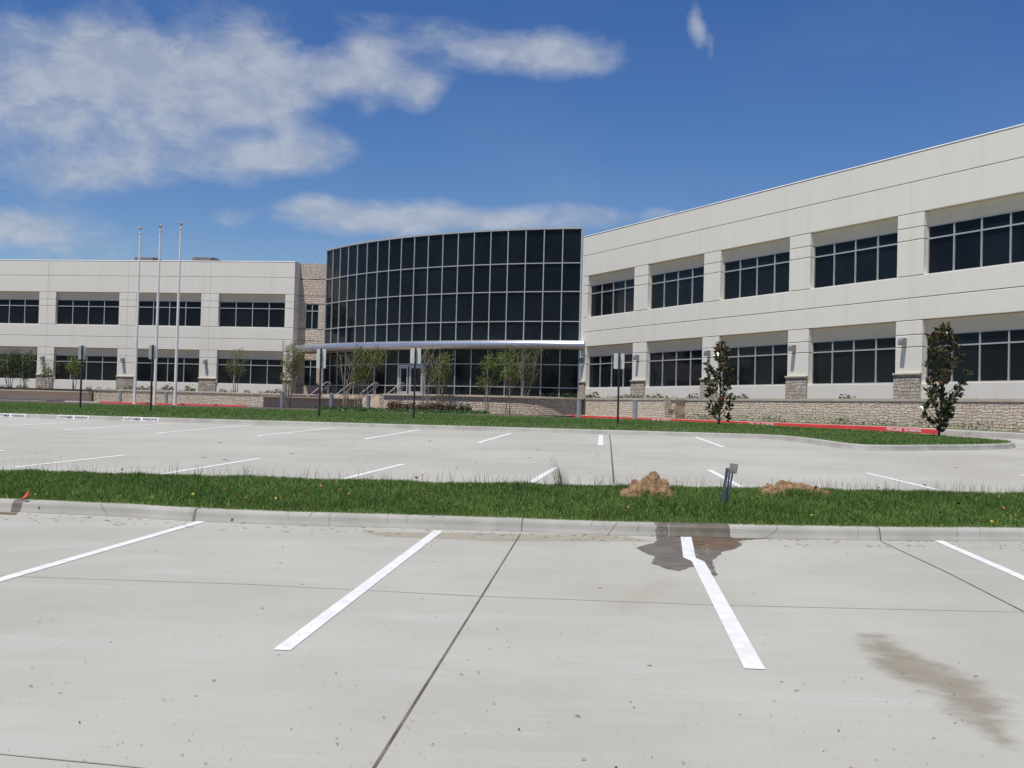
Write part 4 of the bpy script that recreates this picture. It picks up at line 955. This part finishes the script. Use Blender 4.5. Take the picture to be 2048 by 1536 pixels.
# entrance steps and their four rails
wd_ = np.array([.866, -.5]); up_ = np.array([.5, .866]); TL = np.array([-14.6, 87.4]); LW_ = 7.6
st = thing('entrance_steps', 'flight of pale concrete steps rising to the glass entrance', 'steps', (*TL, -.3))
for k in range(6):
    z1 = 1.02 - .18 * k; p0 = TL - up_ * .33 * k
    mb = MB(); mb.frame_box(p0, wd_, -up_, 0, LW_, -1.2 if k == 0 else -.34, .02, z1 - .19, z1, .01); mb.build('step', 'steps', st)
def handrail(f, label):
    p = TL + wd_ * LW_ * f; b = p - up_ * 2.3; h_ = thing('handrail', label, 'handrail', (*p, 1.0), 'handrails on the entrance steps')
    slope = .18 / .33; P3 = lambda d, z: (p[0] + up_[0] * d, p[1] + up_[1] * d, z)
    zr_ = lambda d, h: 1.02 + min(d, 0) * slope + h
    mb = MB(); top = [P3(-2.6, zr_(-2.4, .86)), P3(-2.2, zr_(-2.2, .9)), P3(-1.2, zr_(-1.2, .9)), P3(-.1, zr_(-.1, .9)), P3(.15, 1.95), P3(.4, 1.95), P3(.52, 1.90), P3(.56, 1.78), P3(.5, 1.65), P3(.35, 1.58), P3(.1, 1.55), P3(-.1, 1.47), P3(-1.2, zr_(-1.2, .48)), P3(-2.4, zr_(-2.4, .48))]
    mb.tube(top, .034, 8); mb.build('rail', 'rail', h_, smooth=True)
    for d in (.25, -.75, -2.0):
        mb = MB(); mb.tube([P3(d, 1.0 + min(d, 0) * slope - .05), P3(d, zr_(d, .9))], .028, 8); mb.build('post', 'rail', h_, smooth=True)
for f, lb in ((.04, 'metal handrail on the entrance steps, leftmost of the four'), (.36, 'metal handrail on the entrance steps, second from the left'), (.64, 'metal handrail on the entrance steps, third from the left'), (.96, 'metal handrail on the entrance steps, nearest the glass doors')): handrail(f, lb)

# ------------------------------------------------------------------ bollards, flagpoles, signs
bol = None
for px, ytop, Yv, lb in ((241, 781, 86.0, 'grey steel bollard left of the flagpoles before the stone wall'), (333, 783, 86.0, 'grey steel bollard standing between the middle and right flagpoles'), (565, 782, 68, 'grey steel bollard beside the slim tree left of the canopy'),
                         (663, 786.5, 68, 'grey steel bollard just right of the sign post left of the steps'), (737, 790, 68, 'grey steel bollard in front of the pale entrance steps'), (1158, 796.5, 65.2, 'grey steel bollard at the right end of the curved planter'), (1270.5, 799, 59.6, 'grey steel bollard right of the rightmost back-facing sign')):
    p = atz(px, ytop, Yv); z0 = p[2] - .95
    if bol is None:
        bol = thing('bollard', lb, 'bollard', (0, 0, 0), 'steel bollards before the building'); mb = MB(); mb.lathe((0, 0, 0), [(.0, -.3), (.125, -.3), (.125, .90)], 16); mb.build('post', 'bollard', bol, smooth=True)
        mb = MB(); mb.lathe((0, 0, 0), [(.127, .90), (.13, .925), (.10, .945), (.05, .953), (0, .955)], 16); mb.build('cap', 'bollard', bol, smooth=True); o_ = bol
    else: o_ = copy_tree(bol); o_['label'] = lb
    put(o_, p[0], p[1], z0)
fpole = None
for pxt, pyt, pxb, Yv, lb in ((281, 457, 269, 82.2, 'tall white flagpole, leftmost of three'), (321, 452.5, 311, 81.0, 'tall white flagpole, middle one of the three'), (362, 448, 349, 80.0, 'tall white flagpole, right one of the three')):
    p = atz(pxt, pyt, Yv); z0 = -.25
    if fpole is None:
        fpole = thing('flagpole', lb, 'flagpole', (0, 0, 0), 'flagpoles left of the entrance'); H_ = p[2] - z0
        mb = MB(); mb.lathe((0, 0, 0), [(.115, 0), (.11, 2), (.10, H_ * .45), (.066, H_ * .9), (.055, H_ - .25), (0, H_ - .25)], 12); mb.build('pole', 'pole', fpole, smooth=True)
        mb = MB(); mb.lathe((0, 0, H_), [(.12 * math.sin(a), -.12 * math.cos(a)) for a in np.linspace(0, math.pi, 9)], 12); mb.build('ball_finial', 'gold', fpole, smooth=True)
        mb = MB(); mb.lathe((0, 0, 0), [(.28, -.05), (.27, .05), (.17, .12), (.14, .14)], 14); mb.build('base_collar', 'pole', fpole, smooth=True)
        mb = MB(); mb.tube([(.10, -.1, 1.5), (.10, -.1, H_ - .4)], .012, 4); mb.lathe((0, -.0, H_ - .38), [(.09, 0), (.09, .1), (.0, .1)], 8); mb.build('halyard', 'pole', fpole); o_ = fpole
    else: o_ = copy_tree(fpole); o_['label'] = lb
    put(o_, p[0], p[1], z0, 0, (1, 1, (p[2] - z0) / H_))
def rounded_plate(mb, w_, h_, y0, y1, zc, r=.04):
    pts = []
    for cx, cz, a0 in ((w_ / 2 - r, h_ / 2 - r, 0), (-w_ / 2 + r, h_ / 2 - r, 90), (-w_ / 2 + r, -h_ / 2 + r, 180), (w_ / 2 - r, -h_ / 2 + r, 270)):
        for k in range(4): a = R_(a0 + 30 * k); pts.append((cx + r * math.cos(a), cz + r * math.sin(a) + zc))
    mb.face([(a, y0, b) for a, b in pts]); mb.face([(a, y1, b) for a, b in pts][::-1])
    for (a, b), (c, d) in zip(pts, pts[1:] + pts[:1]): mb.face([(a, y0, b), (a, y1, b), (c, y1, d), (c, y0, d)])
for px, yt, yb, Yv, w_, hp, rz, lb in ((160.5, 691, 813, 41.2, .25, .50, 30, 'black sign post on the grass strip, leftmost of the five, narrow panel seen from behind'), (301.5, 690, 817, 40.6, .25, .50, 30, 'black sign post in front of the left flagpoles with a narrow back-facing panel'),
                           (638.5, 697, 828, 38.4, .315, .66, 0, 'black post with a tall narrow sign seen from behind, left of the entrance steps'), (827.5, 695.5, 831, 38.2, .36, .52, 0, 'black post with a back-facing sign standing before the glass doors'), (1235.5, 706, 842, 37.6, .355, .52, 0, 'black post with a back-facing sign before the right wing, rightmost of the five')):
    p = atz(px, yb, Yv); zt = atz(px, yt, Yv)[2]; zg = float(zst(p[0], p[1])); s_ = thing('sign_post', lb, 'sign', (p[0], p[1], zg), 'signs along the grass strip', R_(rz))
    mb = MB(); mb.box((0, 0, (zt - zg) / 2 - .1), (.030, .030, (zt - zg) / 2 + .1)); q = mb.build('post', 'black', s_, origin=(0, 0, 0)); q.location = (0, 0, 0)
    mb = MB(); rounded_plate(mb, w_, hp, .042, .046, zt - zg - hp / 2 - .01); q = mb.build('sign_panel', 'signback', s_, origin=(0, 0, 0)); q.location = (0, 0, 0)
    mb = MB()
    for k in (-.3, .3): mb.tube([(0, -.04, zt - zg - hp / 2 + k * hp), (0, -.055, zt - zg - hp / 2 + k * hp)], .012, 6)
    q = mb.build('bolt', 'rail', s_, origin=(0, 0, 0))

# ------------------------------------------------------------------ trees and shrubs
def crape(px, pyb, Yv, pyt, pxl, pxr, nstem, nleaf, label, lo=(.075, .105, .022), hi=(.20, .25, .055), leafy=(.35, 1.0), lean=0, lsz=.085, bare=False, seed=0, z0=None):
    g = np.random.default_rng(seed); nleaf = int(nleaf * 1.65); lsz *= 1.1; b = atz(px, pyb, Yv); z0 = b[2] if z0 is None else z0; H = atz(px, pyt, Yv)[2] - z0; sc = Yv / F
    xl, xr = (pxl - px) * sc, (pxr - px) * sc
    t_ = thing('crape_tree', label, 'tree', (b[0], b[1], z0), 'young multi-stemmed trees by the building'); mb = MB(); pts = []; 
    for k in range(nstem):
        f_ = (k + .5) / nstem; ex = xl * .72 + (xr - xl) * .72 * f_ + g.normal(0, .08); ey = g.normal(0, .45) * max(.5, (xr - xl) / 3); bx0 = (f_ - .5) * .45 + g.normal(0, .05); by0 = g.normal(0, .12); hh = H * g.uniform(.72, .97)
        P_ = []
        for t in np.linspace(0, 1, 7): P_.append(np.array([bx0 + (ex - bx0) * t ** 1.5 + .06 * math.sin(5 * t + k), by0 + (ey - by0) * t ** 1.4 + .05 * math.cos(4 * t + k), -.1 + (hh + .1) * t]))
        mb.tube([tuple(p + np.array((b[0], b[1], z0))) for p in P_], list(np.linspace(.034, .010, 7)), 5, False); pts += P_[4:]
        for j in range(7 if bare else 5):
            i0 = g.integers(2, 6); p = P_[i0]; fr = g.random(); p = p * (1 - fr) + P_[min(i0 + 1, 6)] * fr; ln = H * g.uniform(.12, .26); a = g.uniform(0, 2 * np.pi)
            q1 = p + np.array([math.cos(a) * .35, math.sin(a) * .35, .55]) * ln; q2 = q1 + np.array([math.cos(a + .4) * .35, math.sin(a + .4) * .35, .5]) * ln * .8
            mb.tube([tuple(v_ + np.array((b[0], b[1], z0))) for v_ in (p, q1, q2)], [.011, .008, .005], 4, False); pts += [q1, q2, (q1 + q2) / 2]
    mb.build('stems', 'bark', t_)
    pts = np.array(pts); pts = pts[(pts[:, 2] > H * leafy[0]) & (pts[:, 2] < H * leafy[1] + .1)]
    w_ = np.exp(g.normal(0, .7, len(pts))); idx = g.choice(len(pts), nleaf, p=w_ / w_.sum()); cen = pts[idx] + g.normal(0, 1, (nleaf, 3)) * np.array([.17, .17, .15]); cen[:, 0] = np.clip(cen[:, 0], xl * 1.05, xr * 1.05)
    d = g.normal(size=(nleaf, 3)) + np.array([0, 0, -.2]); tt = np.clip(g.beta(1.6, 2, nleaf) * .7 + .3 * (cen[:, 2] / H), 0, 1)[:, None]; c_ = np.array(lo) + (np.array(hi) - np.array(lo)) * tt
    v, f, cc_ = leaves(cen, d, g.uniform(.7, 1.3, nleaf) * lsz, g.uniform(.7, 1.2, nleaf) * lsz * .6, c_); fast_mesh('foliage', v, f, 'crape', cc_, parent=t_)
PALE = ((.085, .105, .045), (.20, .23, .095)); DARK = ((.035, .062, .018), (.10, .14, .04))
crape(18, 777, 89, 704, -6, 36, 5, 1100, 'dark slim tree at the left edge of the photo before the left wing', *DARK, seed=1, z0=.6, lsz=.11)
crape(47, 778, 89, 704, 30, 66, 5, 1100, 'second dark slim tree from the left edge, before the leftmost window', *DARK, seed=2, z0=.6, lsz=.11)
crape(95, 779, 89, 716, 80, 116, 3, 420, 'thin sparse tree in front of the leftmost stone pier', seed=3, z0=.6, leafy=(.25, 1), lsz=.10)
crape(147, 781, 89, 712, 132, 172, 4, 750, 'yellow green small tree behind the leftmost sign post', seed=4, z0=.6, leafy=(.4, .95), lsz=.10)
crape(471, 784, 90.5, 700, 446, 496, 4, 1500, 'pale feathery young tree in front of the left wing window near the canopy', *PALE, seed=5, z0=.9, leafy=(.3, 1), lsz=.075)
crape(576, 813, 77, 686, 562, 612, 6, 1700, 'tall slender tree reaching the left tip of the canopy', (.095, .115, .03), (.23, .25, .06), seed=6, z0=-.15, leafy=(.4, 1.0))
crape(692, 806, 78.3, 694, 672, 716, 6, 130, 'nearly leafless pale stemmed tree left of the leafy one at the steps', bare=True, seed=7, z0=.3, leafy=(.5, 1), lsz=.07)
crape(716, 813, 75.5, 692, 706, 792, 6, 2300, 'leafy yellow green tree with pale stems by the entrance handrails', seed=8, z0=-.1, leafy=(.36, 1.0))
crape(852, 815, 68.6, 700, 838, 878, 6, 200, 'bare stemmed tree at the curved planter right of the glass doors', bare=True, seed=9, z0=.0, leafy=(.5, 1), lsz=.075)
crape(878, 815, 68.3, 704, 868, 910, 4, 950, 'leafy tree touching the bare stemmed one, right of the glass doors', seed=10, z0=.0, leafy=(.38, .96), lean=1)
crape(973, 822, 66.2, 708, 951, 1006, 3, 1150, 'small leafy tree at the middle of the curved planter wall', seed=12, z0=-.05, leafy=(.45, .97))
crape(1014, 826, 65.6, 701, 1000, 1040, 3, 1050, 'upright leafy tree at the curved planter left of the pale vase shaped one', seed=13, z0=-.1, leafy=(.5, 1))
crape(1050, 791, 71.5, 697, 1022, 1096, 7, 1700, 'pale vase shaped tree growing inside the curved planter', *PALE, seed=14, z0=.85, leafy=(.25, 1.0), bare=True, lsz=.065)

def magnolia(px, pyb, Yv, pyt, prof, n_w, label, seed, lean):
    """whorls of big glossy leaves at the ends of upswept limbs; prof = crown half widths (left, right) by height"""
    g = np.random.default_rng(seed); b = atz(px, pyb, Yv); z0 = float(zst(b[0], b[1])); top = atz(px, pyt, Yv)[2]; H = top - z0; sc = Yv / F
    t_ = thing('magnolia_tree', label, 'tree', (b[0], b[1], z0), 'young magnolias on the grass strip'); off = np.array((b[0], b[1], z0)); mb = MB()
    tx = lambda t: lean * sc * t + .03 * math.sin(6 * t); P_ = [np.array([tx(t), .03 * math.sin(4 * t), -.08 + (H * .97 + .08) * t]) for t in np.linspace(0, 1, 10)]
    mb.tube([tuple(p + off) for p in P_], list(np.linspace(.045, .010, 10)), 7, False); tips = []
    for k in range(n_w):
        t = .10 + .86 * (k + g.random()) / n_w; zc = H * t; hl = np.interp(t, [p[0] for p in prof], [p[1] for p in prof]) * sc; hr_ = np.interp(t, [p[0] for p in prof], [p[2] for p in prof]) * sc
        a = k * 2.4 + g.normal(0, .4); ca, sa = math.cos(a), math.sin(a); ext_ = (hr_ if ca > 0 else hl); ey_ = (hl + hr_) / 2 * .9; rr = g.uniform(.35, 1.1)
        end = np.array([tx(t) + ca * ext_ * rr, sa * ey_ * rr, zc]); t0 = max(.05, t - .20 * rr - .03); st_ = np.array([tx(t0), 0, H * t0])
        mid = st_ * .45 + end * .55 + np.array([0, 0, -.05]); mb.tube([tuple(v_ + off) for v_ in (st_, mid, end)], [.016, .011, .006], 5, False); tips += [(end, end - mid), (mid * .5 + end * .5 + g.normal(0, .05, 3), end - st_)]
    tips.append((P_[-1], np.array((0, 0, 1.)))); tips.append((P_[-2], np.array((0, .3, 1.)))); mb.build('trunk', 'darkbark', t_, smooth=True)
    cen, d, ln, col = [], [], [], []
    for p, ax in tips:
        ax = ax / np.linalg.norm(ax); young = g.random() < .12
        for j in range(g.integers(9, 15)):
            r = g.normal(size=3); r -= ax * (r @ ax); r /= np.linalg.norm(r); dv = r * g.uniform(.6, 1.0) + ax * g.uniform(.1, .9) + np.array((0, 0, .15)); cen.append(p - ax * g.uniform(0, .10) + r * .015); d.append(dv); ln.append(g.uniform(.15, .24))
            c_ = np.array((.034, .060, .020)) + g.random() * np.array((.085, .090, .032))
            if young and j < 7: c_ = np.array((.22, .06, .03)) * g.uniform(.5, 1.2)
            elif g.random() < .16: c_ = np.array((.13, .10, .04)) * g.uniform(.6, 1.2)
            col.append(c_)
    cen, d, ln, col = map(np.array, (cen, d, ln, col)); v, f, cc_ = leaves(cen, d, ln, ln * .46, col, fold=.35); fast_mesh('foliage', v, f, 'magnolia', cc_, parent=t_)
magnolia(1437, 842, 42.5, 681, [(0, 12, 12), (.12, 26, 24), (.3, 44, 30), (.45, 30, 36), (.58, 38, 34), (.75, 26, 26), (.9, 20, 26), (1, 6, 8)], 34, 'shorter dark magnolia with rusty leaf tips on the grass strip, left of the other', 21, 4)
magnolia(1877, 871, 34.8, 645, [(0, 6, 6), (.12, 22, 14), (.28, 48, 40), (.42, 44, 40), (.55, 36, 52), (.68, 34, 42), (.82, 36, 32), (.93, 18, 18), (1, 4, 4)], 48, 'tall dark magnolia on the grass nose at the right', 22, 10)

# shrubs: a few kinds, copied
def shrub_proto(name, n, r, h, lo, hi, lsz, seed, label, cat='shrub', group=None, up=.6):
    g = np.random.default_rng(seed); t_ = thing(name, label, cat, (0, 0, 0), group); a = g.uniform(0, 2 * np.pi, n); el_ = np.abs(g.normal(.5, .4, n)); rad = g.random(n) ** .5
    cen = np.stack([np.cos(a) * rad * r * np.cos(el_ * .7), np.sin(a) * rad * r * np.cos(el_ * .7), h * np.clip(np.sin(el_) * g.uniform(.5, 1.15, n), .03, 1.15)], 1); d = np.stack([np.cos(a), np.sin(a), g.uniform(.1, 1.4, n) * up], 1) + g.normal(0, .4, (n, 3))
    c_ = np.array(lo) + (np.array(hi) - np.array(lo)) * g.random((n, 1)); v, f, cc_ = leaves(cen, d, g.uniform(.7, 1.3, n) * lsz, lsz * .5, c_); fast_mesh('foliage', v, f, 'shrub', cc_, parent=t_)
    mb = MB()
    for k in range(5): q = g.uniform(0, 6.28); mb.tube([(0, 0, -.06), (math.cos(q) * r * .5, math.sin(q) * r * .5, h * .7)], [.012, .005], 4, False)
    mb.build('stem', 'darkbark', t_); return t_
GL, DK, RD_ = ((.05, .075, .035), (.14, .18, .09)), ((.02, .045, .018), (.06, .10, .035)), ((.10, .035, .03), (.20, .09, .06))
def place(proto, used, x, y, z, sc, rz, label):
    o_ = proto if not used else copy_tree(proto); o_['label'] = label; put(o_, x, y, z, rz, sc)
gB = 'small shrubs in the raised beds'
sg = shrub_proto('shrub', 130, .33, .40, *GL, .13, 31, '', group=gB); sd2 = shrub_proto('shrub', 110, .30, .32, *DK, .11, 32, '', group=gB); sr_ = shrub_proto('shrub', 90, .24, .30, *RD_, .10, 33, '', group=gB)
use = {}
def bed(kind, px, scale_, wing_, label, off=2.4, py=795, z=.88):
    pr_ = {'g': sg, 'd': sd2, 'r': sr_}[kind]; d = ray(px, py)
    O, A, N = (R0, RD, RN) if wing_ == 'R' else (L0, LD, LN); o0 = O + N * off; Mx = np.array([[A[0], -d[0]], [A[1], -1]]); s_, Yv = np.linalg.solve(Mx, -o0)
    place(pr_, use.get(kind), d[0] * Yv, Yv, z, scale_, px * 1.7, label); use[kind] = True
GR = 'small grey green shrub at the right wing, between curved glass and shorter magnolia'
DR = 'low dark shrub at the right wing, between curved glass and shorter magnolia'
bed('g', 1184, 1.35, 'R', 'largest grey green shrub by the right wing, first one right of the curved glass')
for px, s_ in ((1247, 1.0), (1264, .9), (1300, .85), (1316, 1.0), (1331, .7)): bed('g', px, s_, 'R', GR)
for px, s_ in ((1204, .6), (1219, .75), (1234, .8), (1281, .9), (1348, .7)): bed('d', px, s_, 'R', DR)
bed('d', 1385, 1.15, 'R', 'dark shrub behind the stone end pier left of the shorter magnolia')
for px, s_ in ((1465, .8), (1486, .9)): bed('g', px, s_, 'R', 'grey green shrub just right of the shorter magnolia, above the stone wall')
bed('d', 1690, .95, 'R', 'dark spreading shrub under a ground floor window between the two magnolias'); bed('d', 1703, .7, 'R', 'dark small shrub touching the dark spreading one between the magnolias')
for px in (1553, 1567, 1580, 1593, 1607): bed('r', px, .5, 'R', 'tiny reddish plant at the foot of the stone pier between the magnolias')
for px in (1726, 1745, 1760): bed('d', px, .35, 'R', 'tiny sprout above the stone wall just left of the tall magnolia')
for px in (1953, 1990): bed('d', px, .45, 'R', 'tiny sprout above the stone wall right of the tall magnolia')
LLB = 'low shrub in the raised bed along the foot of the left wing'
for px, s_, k in ((5, .8, 'd'), (20, .8, 'd'), (39, .9, 'd'), (51, .8, 'd'), (78, .6, 'd'), (177, .9, 'd'), (198, .8, 'd'), (217, .7, 'd'), (236, .7, 'd'), (256, 1.1, 'g'), (279, 1.2, 'g'), (297, 1.2, 'g'), (318, .7, 'd'), (361, .7, 'd'), (447, 1.0, 'g'), (467, .9, 'd'), (495, .9, 'g'), (521, .8, 'd')):
    bed(k, px, s_, 'L', LLB, off=4.5, py=782)
bed('g', 335, 1.5, 'L', 'taller upright shrub between the middle and right flagpoles', off=4.5, py=782); bed('g', 380, 1.4, 'L', 'taller upright shrub just right of the flagpoles', off=4.5, py=782)
bed('r', 539, 1.5, 'L', 'reddish shrub in the raised bed left of the slim tree at the canopy tip', off=4.5, py=782); bed('g', 558, 1.2, 'L', 'grey green shrub beside the last stone pier of the left wing', off=4.5, py=782)
for px, s_ in ((1085, 1.0), (1105, 1.2), (1135, 1.3), (1147, 1.2)):
    p = atz(px, 792, 73.5); place(sd2, True, p[0], p[1], .88, s_, px, 'low green shrub behind the coping of the curved planter, before the glass')
# burgundy bushes before the curved planter
bb = shrub_proto('bush', 700, .42, .50, (.055, .030, .020), (.13, .07, .042), .09, 41, '', 'bush', 'burgundy bushes before the curved planter')
for k, (px, pyb, Yv, s_, lb) in enumerate(((792, 820, 66.5, 1.25, 'broad red brown bush at the left end of the curved planter'), (822, 821, 66.0, 1.0, 'red brown bush just left of the sign post before the glass doors'), (847, 821, 65.5, .9, 'red brown bush just right of the sign post before the glass doors'),
                                        (873, 822, 65.0, 1.15, 'red brown bush below the bare and leafy tree pair'), (901, 823, 64.6, .95, 'red brown bush right of the bare and leafy tree pair'))):
    p = atz(px, pyb, Yv); place(bb, k, p[0], p[1], p[2] - .03, s_, px, lb)
b2 = shrub_proto('bush', 600, .40, .48, *DK, .10, 42, 'dark green bush, rightmost of the row before the curved planter', 'bush', 'burgundy bushes before the curved planter'); p = atz(930, 824, 64.4); put(b2, p[0], p[1], p[2] - .02)
b3 = shrub_proto('bush', 150, .25, .5, (.05, .03, .02), (.12, .07, .04), .08, 43, 'tiny brown bush at the foot of the square stone end pier', 'bush'); p = atz(1344, 829, 59.2); put(b3, p[0], p[1], p[2], 0, .8)
# planting between the grass strip and the entrance walls
slab('planting_bed', [(-60, 65.8), (-14, 61.4), (-3, 59.5), (2.6, 57.8), (1.5, 62.5), (4.4, 68.3), (.5, 67.7), (-8, 72.8), (-9, 80.5), (-18, 79.8), (-19.2, 82.4), (-60, 80)], lambda x, y: float(np.interp(y, [57, 62, 72, 82], [-.20, -.14, -.10, -.12])), .4, 'mulch')
n = 9000; y = rng.uniform(59, 79, n); x = rng.uniform(-20, 1.5, n); k = ((y < 66.5) | ((x < -8.6) & (y < 78.9))) & (x / y > -.172) & (x / y < -.02); x, y = x[k], y[k]; n = len(x); z = np.interp(y, [57, 62, 72, 82], [-.20, -.14, -.10, -.12]) + E
cen = np.stack([x, y, z + rng.uniform(.0, .13, n) * np.clip(.5 + .7 * bumpy(x * .6, y * .5), .15, 1)], 1); d = rng.normal(size=(n, 3)) + np.array((0, 0, .7)); c_ = np.array((.035, .085, .025)) + rng.random((n, 1)) * np.array((.06, .11, .04)); fl_ = rng.random(n) < .008; c_[fl_] = (.38, .10, .05)
v, f, cc_ = leaves(cen, d, rng.uniform(.10, .22, n), .09, c_); struct(fast_mesh('ground_cover', v, f, 'shrub', cc_), 'stuff')
mb = MB(); a_, b_ = atz(664, 822.3, 60.3), atz(795, 825.3, 59.4); mb.sweep([a_[:2], b_[:2]], [(0, -.6), (0, a_[2]), (-.2, a_[2]), (-.2, -.6)], 0, 1); tag(mb.build('bed_edging', 'kerb'), 'short pale concrete edging between the grass and the planting before the steps', 'edging')
n = 2600; s_ = rng.uniform(-2.5, 24, n); s_ = s_[rng.random(len(s_)) < np.clip(.45 + .8 * np.sin(s_ * 1.9) * np.cos(s_ * .7 + 1), .08, 1)]; n = len(s_); o_ = 4.25 + rng.random(n) ** 1.5 * .8; p = R0[None] + RD[None] * s_[:, None] + RN[None] * o_[:, None]
z = zp(p[:, 0], p[:, 1]) + .18 + E; cen = np.stack([p[:, 0], p[:, 1], z + rng.random(n) * .25], 1); d = rng.normal(size=(n, 3)) + np.array((0, 0, .8)); c_ = np.array((.06, .08, .03)) + rng.random((n, 1)) * np.array((.10, .11, .05))
v, f, cc_ = leaves(cen, d, rng.uniform(.06, .15, n), .05, c_); struct(fast_mesh('wall_foot_weeds', v, f, 'shrub', cc_), 'stuff')
# far ground cover of trees is not visible; done
